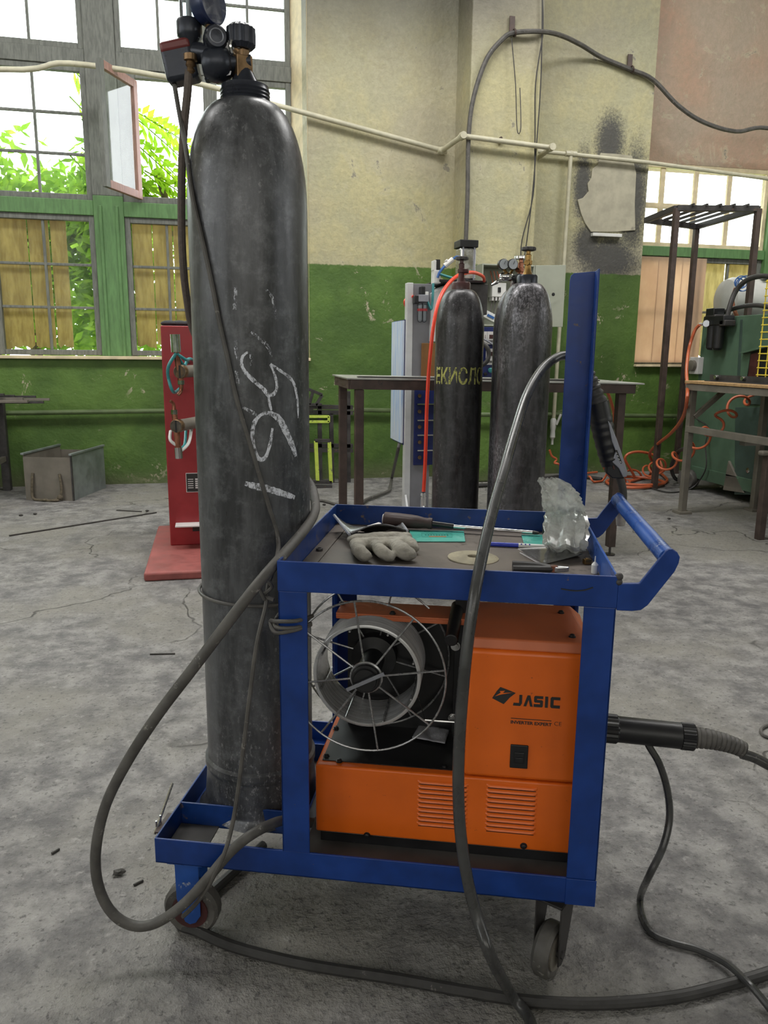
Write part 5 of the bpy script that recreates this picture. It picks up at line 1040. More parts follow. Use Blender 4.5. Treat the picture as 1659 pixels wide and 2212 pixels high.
# ------------------------------------------------------------------ red spot welder on the left
YR = 4.40
xr0 = onY(369, 1190, YR).x; xr1 = xr0+.42
zr = onY(335, 703, YR).z
sw_ = thing('spot_welder', 'red upright spot welding machine with two arms behind the grey cylinder', 'spot welder', ((xr0+xr1)/2, YR+.2, 0))
bl = onZ(311, 1257)
MB().box((bl.x, bl.y, .0), (xr1+.06, YR+.55, .045)).build('base_plate', mt['red_dusty'], sw_, bevel=.012, segs=3)
MB().box((xr0, YR, .045), (xr1, YR+.5, zr)).build('column', mt['red'], sw_, smooth=False, bevel=.006)
def armset(px_arm, py_arm, r, up):
    e = onY(px_arm, py_arm, 3.95); xs = .02; s = V(xs, YR+.02, e.z)
    am = MB().cyl(s, e, r, n=24).build('arm', mt['galv_brown'], sw_); MB().box((xs-.05, YR-.012, e.z-.09), (xs+.07, YR+.002, e.z+.07)).build('arm_mount', mt['galv_brown'], sw_, bevel=.004)
    MB().lathe([(r*.98, 0), (r*1.12, .004), (r*1.12, .03), (r*.98, .034)], e, s-e, 24).build('arm_clamp', mt['brass_old'], am)
    MB().box((e.x-.004, e.y-.002, e.z-r), (e.x+.004, e.y+.001, e.z+r)).build('clamp_slot', mt['black'], am, smooth=False)
    c = V(e.x, e.y+.017, e.z)
    if up:
        zt, zb_ = onY(372, 722, c.y).z, onY(378, 853, c.y).z
        MB().cyl(c+V(-.004, 0, 0), V(c.x-.012, c.y-.01, zt-.08), .014, n=14).build('electrode_shaft', mt['copper'], am); MB().cyl(V(c.x-.012, c.y-.01, zt-.085), V(c.x-.014, c.y-.012, zt), .024, n=18).build('electrode_cap', mt['chrome'], am)
        MB().cyl(c, V(c.x+.004, c.y, zb_+.05), .014, n=14).build('electrode_shaft', mt['copper'], am); MB().lathe([(.016, 0), (.016, .02)], V(c.x+.004, c.y, zb_+.05), n=12).build('electrode_collar', mt['chrome'], am)
        MB().tube([V(c.x+.004, c.y, zb_+.05), V(c.x+.002, c.y, zb_+.02), V(c.x-.012, c.y-.01, zb_)], lambda t: .011-.003*t, 10, 4).build('electrode_tip', mt['copper'], am)
        for i, (mm, pts) in enumerate((('hose_teal', [V(c.x-.012, c.y-.02, zt-.09), V(c.x-.05, c.y-.02, zt-.15), V(c.x-.055, c.y, e.z-.03), V(c.x-.035, c.y+.02, e.z-.10), V(c.x-.02, YR, e.z-.10)]), ('hose_teal', [V(c.x-.01, c.y-.02, zt-.09), V(c.x+.03, c.y+.02, zt-.12), V(c.x+.045, c.y+.2, e.z+.06), V(c.x+.06, YR, e.z+.05)]), ('hose_teal', [V(c.x-.01, c.y-.01, zt-.10), V(c.x+.02, c.y+.05, zt-.15), V(c.x+.03, c.y+.2, e.z+.05), V(c.x+.03, YR, e.z+.04)]))):
            MB().tube(pts, .008, 8, 7).build('coolant_hose', mt[mm], sw_)
    else:
        zt, zb_ = onY(375, 866, c.y).z, onY(390, 990, c.y).z
        MB().cyl(c, V(c.x-.006, c.y, zt-.06), .014, n=14).build('electrode_shaft', mt['copper'], am); MB().lathe([(.016, 0), (.016, .022)], V(c.x-.006, c.y, zt-.065), n=12).build('electrode_collar', mt['chrome'], am)
        MB().tube([V(c.x-.006, c.y, zt-.045), V(c.x-.008, c.y, zt-.015), V(c.x-.022, c.y-.012, zt)], lambda t: .010-.003*t, 10, 4).build('electrode_tip', mt['copper'], am)
        MB().cyl(c, V(c.x+.006, c.y, zb_+.05), .015, n=14).build('electrode_shaft', mt['copper'], am); MB().cyl(V(c.x+.006, c.y, zb_+.055), V(c.x+.008, c.y, zb_), .019, n=16).build('electrode_cap', mt['chrome'], am)
        for pts, mm in (([V(c.x-.03, c.y+.05, e.z-.03), V(c.x-.03, c.y, e.z-.07), V(c.x+.006, c.y, zb_+.06)], 'white'), ([V(c.x+.008, c.y, zb_+.05), V(c.x+.035, c.y+.05, zb_+.06), V(c.x+.04, c.y+.2, e.z-.03)], 'hose_teal'), ([V(c.x+.01, c.y, zb_+.03), V(c.x+.055, c.y+.05, zb_+.07), V(c.x+.07, c.y+.2, e.z-.02)], 'white')): MB().tube(pts, .008, 8, 6).build('coolant_hose', mt[mm], sw_)
armset(388, 803, .030, True); armset(380, 921, .030, False)
a, b = onY(401, 1022, YR), onY(452, 1062, YR)
npl = MB().box((a.x, YR-.003, b.z), (b.x, YR, a.z)).build('name_plate', mt['paper'], sw_, smooth=False)
MB().box((a.x+.003, YR-.0036, b.z+.003), (b.x-.003, YR-.003, a.z-.003)).build('plate_field', mt['ink'], npl, smooth=False)
for i in range(5): zz = a.z-.035-i*.012; MB().box((a.x+.05, YR-.0042, zz-.004), (b.x-.01, YR-.0036, zz+.004)).box((a.x+.01, YR-.0042, zz-.002), (a.x+.04, YR-.0036, zz+.002)).build('plate_line', mt['paper'], npl, smooth=False)
a = onY(380, 1130, YR); MB().box((a.x, YR-.10, a.z-.004), (a.x+.25, YR, a.z+.002)).build('foot_pedal', mt['paper'], sw_, smooth=False); MB().box((a.x+.09, YR-.004, a.z-.05), (a.x+.2, YR+.001, a.z-.004)).build('pedal_slot', mt['black'], sw_, smooth=False)
random.seed(5)
gm = MB()
for i in range(7): gm.sphere(V(xr0+.04+.055*i, YR+.08+random.uniform(-.03, .03), zr+.014), .04, 10, 6, (1.1, .9, .38+random.uniform(-.08, .1)))
tag(gm.build('black_glove', mt['cloth_black']), 'dark crumpled work glove lying on top of the red machine', 'glove')
# ------------------------------------------------------------------ metal box with rope handle
bm = Matrix.Translation((-1.417, 6.239, 0)) @ Matrix.Rotation(math.radians(-15.5), 4, 'Z'); FR.append(bm)
w, d, h = .37, .60, .345; x = thing('metal_box', 'open galvanised metal box with a rope handle on the floor', 'box', (w/2, d/2, 0))
MB().box((0, 0, 0), (w, .004, h-.015)).build('front_panel', mt['galv_brown'], x, smooth=False); MB().box((w-.004, .004, 0), (w, d, h)).build('side_panel', mt['galv'], x, smooth=False); MB().box((0, .004, 0), (.004, d, h)).build('side_panel', mt['galv_brown'], x, smooth=False)
MB().box((.004, d-.004, 0), (w-.004, d, h-.03)).build('back_panel', mt['galv_brown'], x, smooth=False); MB().box((.004, .004, 0), (w-.004, d-.004, .004)).build('bottom', mt['galv_brown'], x, smooth=False)
MB().box((-.012, -.012, h), (.012, d, h+.016)).build('side_rail', mt['galv'], x, smooth=False, bevel=.003); MB().box((w-.012, -.012, h), (w+.012, d, h+.016)).build('side_rail', mt['galv'], x, smooth=False, bevel=.003)
MB().box((w-.006, -.004, 0), (w+.004, .012, h)).build('corner_strip', mt['steel_dark'], x, smooth=False)
MB().tube([(.07, -.006, .21), (.068, -.02, .15), (.06, -.02, .05), (.08, -.03, .012), (.16, -.05, .012), (.24, -.05, .012), (.285, -.03, .04), (.29, -.02, .12), (.275, -.006, .205)], .010, 8, 8).build('rope_handle', mt['rope'], x)
MB().sphere((.17, -.05, .014), .02, 8, 6, (1.2, 1, .6)).sphere((.28, -.03, .03), .024, 8, 6).sphere((.25, -.05, .012), .02, 8, 6, (1.6, 1, .55)).build('rope_knot', mt['rope'], x)
FR.pop()
# ------------------------------------------------------------------ bench with loose bars, far left
bn = thing('steel_bench', 'dark steel bench at the far left carrying loose bars', 'bench', (-1.95, 6.3, 0))
lx = onY(-28, 960, 6.25).x
for xx in (lx, lx-1.0):
    for yy in (6.25, 6.72): MB().box((xx-.03, yy-.03, 0), (xx+.03, yy+.03, .70)).build('leg', mt['steel_dark'], bn, smooth=False, bevel=.003)
MB().box((lx-1.1, 6.2, .70), (lx+.02, 6.78, .725)).build('bench_top', mt['steel_dark'], bn, smooth=False, bevel=.002)
MB().bar((lx-1.0, 6.25, .26), (lx, 6.25, .26), .03, .04).build('stretcher', mt['steel_dark'], bn, smooth=False); MB().bar((lx, 6.25, .26), (lx, 6.72, .26), .03, .04).build('stretcher', mt['galv_brown'], bn, smooth=False)
for i, (xe, y, z, w, lab) in enumerate(((78, 6.6, .760, .02, 'back most'), (107, 6.5, .745, .03, 'longest'), (32, 6.42, .775, .03, 'topmost'), (50, 6.36, .758, .04, 'middle'), (94, 6.28, .737, .03, 'front'), (60, 6.24, .745, .05, 'wide front'), (10, 6.33, .79, .03, 'shortest upper'))):
    q = onY(xe, 860, y); tag(MB().box((lx-1.0, y-w/2, z-.010), (q.x, y+w/2, z+.008)).build('steel_bar', mt['galv_brown' if i % 2 else 'steel_dark'], smooth=False, bevel=.001), lab+' loose steel bar of the pile on the far left bench', 'steel bar', 'loose steel bars on the bench')
# ------------------------------------------------------------------ welded frames stacked against the wall
def frame(nm, label, rects, y, m, t=.03, grp=None):
    f = None
    for i, (x0, y0, x1, y1, mm) in enumerate(rects):
        a, b = onY(x0, y0, y), onY(x1, y1, y)
        if f is None: f = thing(nm, label, 'frame', (a.x, y, 0))
        MB().bar(a, b, t, t).build('bar', mt[mm or m], f, smooth=False, bevel=.002)
    return f
frame('welded_rack', 'dark welded steel frame standing behind the left table legs', ((655, 878, 762, 880, None), (655, 890, 762, 892, None), (655, 962, 762, 963, None), (655, 972, 762, 973, None), (690, 875, 692, 1040, None), (715, 893, 718, 1045, None), (752, 845, 753, 1048, None), (655, 1046, 758, 1046, None), (672, 876, 672, 892, None)), 6.68, 'steel_dark', .035)
frame('welded_rack', 'dark small angled frame on top of the stacked frames', ((660, 838, 696, 853, None), (696, 853, 682, 876, None), (676, 846, 668, 874, None), (665, 874, 695, 874, None)), 6.6, 'steel_dark', .025)
frame('welded_rack', 'yellow green painted flat bar frame hung on the stacked frames', ((645, 900, 711, 900, None), (645, 911, 711, 911, None), (710, 899, 710, 912, None)), 6.58, 'yellowgreen', .022)
frame('welded_rack', 'flaking yellow painted upright frame standing on the floor by the grey cylinder', ((682, 953, 686, 1040, None), (711, 955, 715, 1042, None), (680, 952, 713, 952, 'steel_dark'), (650, 1040, 717, 1042, 'steel_dark'), (650, 1050, 717, 1052, 'steel_dark')), 6.42, 'yellowgreen', .03)
# ------------------------------------------------------------------ pneumatic spot press behind the table
YM = 4.85
pm_ = thing('pneumatic_press', 'grey and blue pneumatic press with aluminium cylinder behind the table', 'press machine', (1.35, 5.05, 0))
def my(x, y, dy=0): return onY(x, y, YM+dy)
def pbox(nm, x0, y0, x1, y1, d0, d1, m, par=None, bevel=.003):      # front face at YM+d0, depth to YM+d1, extents from the front face
    a, b = my(x0, y0, d0), my(x1, y1, d0); return MB().box((a.x, YM+d0, b.z), (b.x, YM+d1, a.z)).build(nm, mt[m], par or pm_, smooth=False, bevel=bevel)
a, b = my(881, 612), my(936, 612); AE = a.copy()
MB().box((a.x, YM, .02), (b.x, YM+.05, a.z)).build('column', mt['grey_paint'], pm_, smooth=False, bevel=.003)
MB().box((a.x-.004, YM-.004, .02), (a.x+.035, YM+.055, a.z+.004)).build('column_edge', mt['white_paint'], pm_, smooth=False, bevel=.003)
MB().box((a.x-.12, YM-.15, 0), (b.x+.45, YM+.55, .03)).build('base_plate', mt['grey_paint'], pm_, smooth=False, bevel=.004)
for s in (-.05, .06): MB().prism([(a.x+s+.05, YM, .03), (a.x+s+.05, YM-.14, .03), (a.x+s+.05, YM, .22)], (.012, 0, 0)).build('gusset', mt['white_paint'], pm_, smooth=False)
h0, h1 = my(925, 612), my(1062, 740)
MB().hexa([V(b.x-.02, YM-.02, h1.z), V(h1.x, YM+.05, h1.z), V(h1.x, YM+.45, h1.z), V(b.x-.02, YM+.45, h1.z), V(b.x-.02, YM-.02, h0.z-.06), V(h1.x-.25, YM+.02, h0.z+.02), V(h1.x-.25, YM+.45, h0.z+.02), V(b.x-.02, YM+.45, h0.z-.06)]).build('head', mt['white_paint'], pm_, smooth=False, bevel=.004)
pbox('head_plate', 950, 603, 1052, 612, -.03, .38, 'black'); pbox('head_block', 1000, 612, 1052, 680, .0, .3, 'steel_dark')
# aluminium air cylinder
q0, q1 = my(993, 604, .06), my(1030, 535, .06); w = q1.x-q0.x
MB().box((q0.x, YM+.06, q0.z), (q1.x, YM+.06+w, q1.z)).build('air_cylinder', mt['steel'], pm_, smooth=False, bevel=.012, segs=3)
for s in (.012, w-.02): MB().box((q0.x+s, YM+.054, q0.z), (q0.x+s+.010, YM+.062, q1.z)).build('tie_rod_groove', mt['tag_grey'], pm_, smooth=False)
MB().box((q0.x-.008, YM+.05, q1.z), (q1.x+.008, YM+.07+w, q1.z+.045)).build('cylinder_end_cap', mt['black'], pm_, smooth=False, bevel=.004); MB().box((q0.x-.008, YM+.05, q0.z-.03), (q1.x+.008, YM+.07+w, q0.z)).build('cylinder_end_cap', mt['black'], pm_, smooth=False, bevel=.004)
# valve block
pbox('solenoid_valve', 938, 583, 952, 612, -.02, .05, 'white'); pbox('valve_coil', 942, 560, 951, 584, -.018, .04, 'black'); pbox('valve_end', 937, 562, 943, 584, -.018, .04, 'white')
f0 = my(968, 568); MB().cyl(my(960, 575, -.01), my(978, 560, -.01), .016, n=10).cyl(my(966, 566, -.01), my(963, 562, -.01), .012, n=8).build('flow_control', mt['white'], pm_)
MB().tube([my(945, 600, -.03), my(950, 588, -.03), my(960, 575, -.02)], .008, 8, 5).build('air_line', mt['hose_blue'], pm_); MB().tube([my(978, 560, -.01), my(986, 555, .02), my(995, 556, .08)], .008, 8, 5).build('air_line', mt['hose_blue'], pm_)
MB().tube([my(936, 612, -.03), my(935, 640, -.03), my(934, 655, -.03), my(931, 668, -.03), my(925, 655, -.03), my(923, 645, -.03)], .008, 8, 6).build('air_line', mt['hose_teal'], pm_); MB().tube([my(950, 592, -.03), my(965, 597, -.02), my(985, 603, -.02)], .008, 8, 5).build('air_line', mt['hose_teal'], pm_)
# filter unit
fu = pbox('filter_body', 905, 636, 926, 652, -.07, -.01, 'tag_grey'); pbox('filter_gauge', 895, 638, 906, 656, -.06, -.01, 'black', bevel=.006)
pbox('filter_knob', 909, 618, 919, 637, -.06, -.01, 'black', bevel=.006); pbox('lubricator_top', 919, 630, 926, 640, -.06, -.02, 'white')
for x in (908, 917):
    c = my(x, 656, -.05); fb_ = MB().lathe([(.0, -.115), (.012, -.11), (.018, -.1), (.018, 0)], c, n=14).build('filter_bowl', mt['glass_clear'], pm_); MB().lathe([(.0, -.11), (.013, -.1), (.013, -.01), (.0, -.008)], c, n=12).build('bowl_insert', mt['paper'], fb_); MB().lathe([(.0186, -.045), (.0186, -.03)], c, n=14).build('bowl_band', mt['red'], fb_)
MB().tube([my(893, 641, -.02), my(884, 641, .1), my(875, 650, .1), my(877, 662, .12), my(888, 672, .15)], .009, 8, 7).build('red_loop_line', mt['hose_red'], pm_)
a = AE
# side door, brown board, navy panel with bolts
MB().hexa([V(a.x-.022, YM+.34, my(880, 958).z), V(a.x-.022, YM+.03, my(880, 958).z), V(a.x-.008, YM+.03, my(880, 958).z), V(a.x-.008, YM+.34, my(880, 958).z), V(a.x-.022, YM+.34, my(880, 692).z), V(a.x-.022, YM+.03, my(880, 692).z), V(a.x-.008, YM+.03, my(880, 692).z), V(a.x-.008, YM+.34, my(880, 692).z)]).build('side_door', mt['paleblue'], pm_, smooth=False)
MB().box((a.x-.010, YM+.03, my(882, 962).z), (a.x-.002, YM+.33, my(882, 690).z)).build('door_return', mt['navy'], pm_, smooth=False)
pbox('insulation_board', 911, 741, 944, 830, -.012, -.004, 'brown'); pv = pbox('terminal_panel', 896, 840, 938, 1004, -.012, -.002, 'navy')
for i, y in enumerate((855, 889, 922, 955, 988)): c = my(906, y, -.012); MB().cyl(c, c-V(0, .008, 0), .012, n=12).build('panel_bolt', mt['brass_old'], pv)
for y in (873, 908, 940, 973): c = my(901, y, -.02); MB().box((c.x, YM-.03, c.z-.004), (c.x+.16, YM-.012, c.z+.004)).build('bus_bar', mt['chrome'], pv, smooth=False)
# blue control box with meters seen between the cylinders
cb = pbox('control_box', 1036, 706, 1082, 815, -.06, .3, 'navy')
FRb = -.062
for (x0, y0, x1, y1) in ((1053, 716, 1069, 744), (1050, 753, 1069, 788), (1044, 716, 1051, 750)):
    a, b = my(x0, y0, FRb), my(x1, y1, FRb); MB().box((a.x, YM+FRb-.004, b.z), (b.x, YM+FRb, a.z)).build('meter', mt['paper'], cb, smooth=False)
    MB().box((a.x+.012, YM+FRb-.006, a.z-.045), (b.x-.012, YM+FRb-.004, a.z-.02)).build('meter_display', mt['maroon'], cb, smooth=False)
    for i in range(4):
        if b.x-a.x > .04: MB().box((a.x+.008+i*.009, YM+FRb-.006, b.z+.012), (a.x+.013+i*.009, YM+FRb-.004, b.z+.026)).build('meter_key', mt['ink'], cb, smooth=False)
c = my(1059, 800, FRb); MB().lathe([(.016, 0), (.016, .012), (.012, .016), (0, .017)], c, (0, -1, 0), 16).build('start_button', mt['hose_teal'], cb); c = my(1048, 808, FRb); MB().lathe([(.011, 0), (.011, .01), (0, .011)], c, (0, -1, 0), 12).build('selector_knob', mt['black'], cb)
MB().tube([my(1040, 740, -.08), my(1052, 750, -.1), my(1056, 765, -.1), my(1052, 780, -.1), my(1040, 790, -.08)], .014, 10, 6).build('black_lead', mt['rubber'], pm_); MB().tube([my(1030, 728, -.07), my(1050, 735, -.09), my(1070, 748, -.07)], .006, 8, 4).build('grey_lead', mt['tag_grey'], pm_)
# red hose hanging in an arc from the press down to the floor
yh = 3.72
tag(MB().tube([onY(1046, 607, 4.82), onY(1043, 597, 4.6), onY(1025, 589, 4.4), onY(1005, 590, 4.2), onY(985, 598, 4.05), onY(965, 618, 3.95), onY(948, 650, 3.85), onY(937, 700, 3.8), onY(930, 760, 3.78), onY(925, 820, 3.78), onY(922, 880, 3.78), onY(920, 950, 3.78), onY(918, 1010, 3.78), onY(915, 1062, 3.78)], .0095, 10, 8).build('red_air_hose', mt['hose_red']), 'bright red air hose arcing over the dark cylinder and hanging straight down', 'hose')
e0, e1 = onY(915, 1064, 3.78), onY(915, 1092, 3.78); tag(MB().cyl(e0, e1, .012, n=10).cyl(e0.lerp(e1, .3), e0.lerp(e1, .5), .015, n=10).build('hose_coupling', mt['chrome']), 'steel coupling on the hanging end of the red hose', 'coupling')
# floor cables behind the table
tag(MB().tube([onY(863, 957, 5.3), onY(857, 985, 5.4), onZ(847, 1030, .03)]+[onZ(x, y, .02) for x, y in ((843, 1052), (840, 1060), (815, 1070), (790, 1080), (778, 1090), (760, 1096), (740, 1095))], .012, 8, 6).build('floor_cable', mt['rubber_grey']), 'grey cable dropping from the press and bending across the floor', 'cable')
tag(MB().tube([onZ(x, y, .012) for x, y in ((640, 1068), (680, 1080), (700, 1082), (730, 1090), (770, 1098))], .011, 8, 6).build('floor_cable', mt['rubber_grey']), 'grey cable on the floor running out from behind the grey cylinder', 'cable')
tag(MB().tube([onZ(x, y, .02) for x, y in ((1000, 1050), (1060, 1047), (1100, 1040), (1180, 1032), (1240, 1028), (1300, 1035))], .016, 8, 6).build('floor_cable', mt['rubber']), 'black cable along the wall foot behind the standing cylinders', 'cable')
# ------------------------------------------------------------------ electrical cabinet with open door on the pilaster
YE = 6.27
def ey(x, y, d=0): return onY(x, y, YE+d)
ec = thing('electrical_cabinet', 'grey electrical cabinet with open door fixed to the pilaster', 'cabinet', ey(1095, 700))
a, b = ey(1042, 569), ey(1150, 706)
for nm, p, q in (('cabinet_back', (a.x, YE+.19, b.z), (b.x, YE+.2, a.z)), ('cabinet_side', (a.x, YE, b.z), (a.x+.012, YE+.19, a.z)), ('cabinet_side', (b.x-.012, YE, b.z), (b.x, YE+.19, a.z)), ('cabinet_top', (a.x+.012, YE, a.z-.012), (b.x-.012, YE+.19, a.z)), ('cabinet_bottom', (a.x+.012, YE, b.z), (b.x-.012, YE+.19, b.z+.012))):
    MB().box(p, q).build(nm, mt['cabinet'], ec, smooth=False, bevel=.002)
hx = b.x+.002; c, d = ey(1214, 572, -.02), ey(1205, 704, -.02)
dr = MB().hexa([V(hx, YE-.004, b.z), V(c.x, YE-.10, b.z), V(c.x, YE-.085, b.z), V(hx, YE+.012, b.z), V(hx, YE-.004, a.z), V(c.x, YE-.10, a.z), V(c.x, YE-.085, a.z), V(hx, YE+.012, a.z)]).build('cabinet_door', mt['cabinet'], ec, smooth=False, bevel=.002)
q = ey(1195, 636, -.11); MB().lathe([(.014, 0), (.014, .004), (.006, .006)], q, (0, -1, 0), 12).build('door_lock', mt['black'], dr)
a, b = ey(1062, 611, .1), ey(1091, 642, .1); br = MB().box((a.x, YE+.08, b.z), (b.x, YE+.185, a.z)).build('circuit_breaker', mt['white'], ec, smooth=False, bevel=.004)
MB().box(((a.x+b.x)/2-.012, YE+.072, (a.z+b.z)/2-.02), ((a.x+b.x)/2+.012, YE+.081, (a.z+b.z)/2+.02)).build('breaker_toggle', mt['black'], br, smooth=False)
for i in range(4): MB().box((a.x+.006+i*.03, YE+.085, b.z-.03), (a.x+.018+i*.03, YE+.17, b.z)).build('breaker_terminal', mt['paper'], br, smooth=False)
for i in range(3): MB().tube([V(a.x+.02+.03*i, YE+.12, b.z-.03), V(a.x+.0+.03*i, YE+.1, b.z-.12), V(a.x+.02+.02*i, YE+.12, b.z-.2)], .006, 6, 5).build('breaker_lead', mt['rubber_grey'], ec); MB().tube([V(a.x+.02+.03*i, YE+.12, a.z), V(a.x+.03*i, YE+.14, a.z+.1)], .006, 6, 5).build('breaker_lead', mt['copper'], ec)
M_ = Matrix.Translation(ey(1060, 685, .08)) @ Matrix.Rotation(.42, 4, 'Y'); MB().box((-.07, -.03, -.03), (.07, .03, .03), M_).build('contactor', mt['white'], ec, smooth=False, bevel=.003); MB().box((-.045, -.036, -.012), (.02, -.03, .008), M_).build('contactor_slot', mt['hose_blue'], ec, smooth=False)
# ------------------------------------------------------------------ tall frame rack by the window
zA = onY(1462, 448, 5.9).z; A = onZ(1462, 450, zA); B = onZ(1638, 451, zA); C = onZ(1396, 476, zA); D = onZ(1505, 490, zA)
rk = thing('frame_rack', 'tall dark steel rack frame with an open slatted top by the right window', 'rack', ((A.x+B.x)/2, (A.y+C.y)/2, 0))
for nm, p, q in (('top_rail', A, B), ('top_rail', C, D), ('top_rail', A, C), ('top_rail', B, D)): MB().bar(p, q, .045, .045).build(nm, mt['steel_dark'], rk, smooth=False, bevel=.003)
for i in range(1, 6): p = A.lerp(B, i/6)+V(0, -.05, .02); q = C.lerp(D, i/6)+V(0, .0, .02); MB().bar(p, q, .012, .022).build('slat', mt['steel_dark'], rk, smooth=False)
for p in (A, B, D): MB().box((p.x-.022, p.y-.022, 0), (p.x+.022, p.y+.022, zA)).build('leg', mt['steel_brown'], rk, smooth=False, bevel=.003)
# ------------------------------------------------------------------ green machine at the right
gx = 4.03
gm_ = thing('green_machine', 'large dark green machine cabinet at the right with side filter and wheels', 'machine', (gx+.5, 5.15, 0))
zg = onX(1507, 688, gx).z
MB().box((gx, 4.2, .10), (gx+1.0, 5.95, zg)).build('cabinet', mt['green_machine'], gm_, smooth=False, bevel=.006)
MB().box((gx-.02, 4.2, .10), (gx+.0, 5.9, .20)).build('skirt_rail', mt['green_machine'], gm_, smooth=False, bevel=.003)
def gxp(x, y, d=0): return onX(x, y, gx-d)
def gplate(nm, pts, m, t=.008, d=0): return MB().prism([gxp(x, y, d) for x, y in pts], (-t, 0, 0)).build(nm, mt[m], gm_, smooth=False, bevel=.002)
gplate('access_panel', ((1590, 880), (1690, 880), (1690, 1070), (1588, 1068)), 'green_machine_dark'); gplate('rib_gusset', ((1578, 995), (1612, 1065), (1566, 1058)), 'galv_brown', .02)
gplate('side_step', ((1612, 845), (1700, 848), (1700, 876), (1612, 873)), 'green_machine_dark', .012)
gplate('opening_shade', ((1622, 762), (1700, 740), (1700, 832), (1612, 828)), 'black', .003); gplate('red_guard', ((1624, 765), (1640, 761), (1640, 828), (1616, 828)), 'maroon', .010, .003); gplate('hood_lip', ((1606, 762), (1700, 735), (1700, 741), (1612, 764)), 'green_machine', .04)  # flat black plate paints the dark inside of the recess
gplate('seam_strip', ((1600, 690), (1605, 690), (1598, 828), (1592, 828)), 'green_machine_dark', .004)
for i, (x, y) in enumerate(((1466, 1043), (1648, 1095))):
    q = onZ(x, y+14); cx_ = gx-.03; cc = V(cx_-.02, max(q.y, 4.3) if i else 5.88, .085); gw = MB().lathe([(.03, -.05), (.075, -.05), (.082, -.04), (.082, .04), (.075, .05), (.03, .05)], cc, (.92, .38, 0), 24).build('wheel', mt['rubber_grey'], gm_); MB().lathe([(.0, -.056), (.035, -.054), (.035, .054), (.0, .056)], cc, (.92, .38, 0), 18).build('wheel_hub', mt['galv_brown'], gw)
    MB().box((cx_-.01, cc.y-.03, .08), (gx+.02, cc.y+.03, .16)).build('wheel_bracket', mt['green_machine_dark'], gm_, smooth=False)
q = gxp(1516, 790, 0); MB().box((gx-.05, q.y-.02, q.z-.07), (gx+.001, q.y+.10, q.z+.07)).build('socket_outlet', mt['paper'], gm_, smooth=False, bevel=.004); MB().lathe([(.045, 0), (.045, .03), (.03, .035)], (gx-.05, q.y+.04, q.z), (-1, 0, 0), 16).build('socket_face', mt['galv_brown'], gm_)
q = gxp(1618, 1016); MB().lathe([(.02, 0), (.02, .012), (0, .014)], q, (-1, 0, 0), 14).build('latch', mt['steel'], gm_)
# filter regulator on the green machine
fr0 = gxp(1548, 700, .06); fg = thing('air_filter_regulator', 'black air filter regulator with small gauge on the green machine', 'air filter', fr0)
def fx(x, y): return gxp(x, y, .07)
def fbox(nm, x0, y0, x1, y1, m, bv=.006, w=.05):
    a, b = fx(x0, y0), fx(x1, y1); MB().box((gx-.07-w, b.y, b.z), (gx-.07+w, a.y, a.z)).build(nm, mt[m], fg, smooth=True, bevel=bv)
fbox('head', 1532, 684, 1574, 702, 'black'); fbox('adjusting_knob', 1537, 667, 1553, 682, 'black'); fbox('knob_skirt', 1535, 681, 1556, 686, 'steel_dark')
for x in (1541, 1554): c = fx(x, 702); MB().lathe([(.0, -.2), (.03, -.195), (.042, -.18), (.044, -.06), (.046, 0)], c, n=16).build('filter_bowl', mt['black'], fg)
c = fx(1551, 743); MB().cyl(c, c-V(0, 0, .02), .014, n=10).build('drain_cock', mt['steel'], fg)
c = onX(1526, 699, gx-.13); gg = MB().lathe([(.0, -.02), (.028, -.02), (.03, .004), (.027, .006)], c, (-.75, -.66, 0), 20).build('gauge_case', mt['steel_dark'], fg); MB().lathe([(0, .0065), (.026, .006)], c, (-.75, -.66, 0), 20, cap=False).build('gauge_face', mt['gauge_face'], gg)
MB().cyl(onX(1511, 701, gx-.1), onX(1524, 700, gx-.08), .012, n=10).build('inlet_fitting', mt['steel'], fg)
fbox('side_valve', 1566, 692, 1577, 704, 'steel_dark')
# hoses and cables above the green machine
tag(MB().tube([onX(1570, 690, gx-.06), onX(1577, 660, gx-.04), onX(1590, 628, gx+.0), onX(1612, 606, gx+.02), onX(1640, 597, gx+.03), onX(1680, 598, gx+.03), V(gx+.1, 4.3, 1.6)], .020, 10, 7).build('black_hose', mt['rubber']), 'black hose arching from the air filter over the green machine', 'hose')
tag(MB().tube([onX(1552, 680, gx+.02), onX(1580, 668, gx+.03), onX(1610, 661, gx+.03), onX(1640, 660, gx+.03), onX(1690, 668, gx+.03)], .018, 10, 6).build('black_hose', mt['rubber']), 'black hose lying flat along the top of the green machine', 'hose')
tk = thing('white_tank', 'white cylindrical tank lying behind the green machine', 'tank', (5.3, 6.2, 1.3))
c0 = onY(1566, 646, 6.2); MB().lathe([(.0, -.06), (.10, -.05), (.17, -.02), (.19, .03), (.19, 1.4), (.1, 1.45), (0, 1.46)], (c0.x+.06, 6.25, c0.z), (1, 0, 0), 32).build('tank_body', mt['tank_white'], tk)
MB().box((c0.x+.2, 6.1, 0), (c0.x+.28, 6.4, c0.z-.16)).box((c0.x+1.1, 6.1, 0), (c0.x+1.18, 6.4, c0.z-.16)).build('tank_stand', mt['steel_dark'], tk, smooth=False); MB().box((c0.x+.3, 6.1, c0.z+.17), (c0.x+1.3, 6.4, c0.z+.21)).build('tank_saddle', mt['tank_white'], tk, smooth=False)
ck = onY(1597, 612, 6.0); cm = MB()
for i in range(4): cm.ring(ck+V(.01*i, -.01*i, .01*math.sin(i*2)), (0.2*math.sin(i), 1, .2*i-.3), .045+.006*i, .005, 24, 6)
tag(cm.build('blue_wire_coil', mt['hose_blue']), 'small coil of blue wire hung above the air filter', 'wire coil')
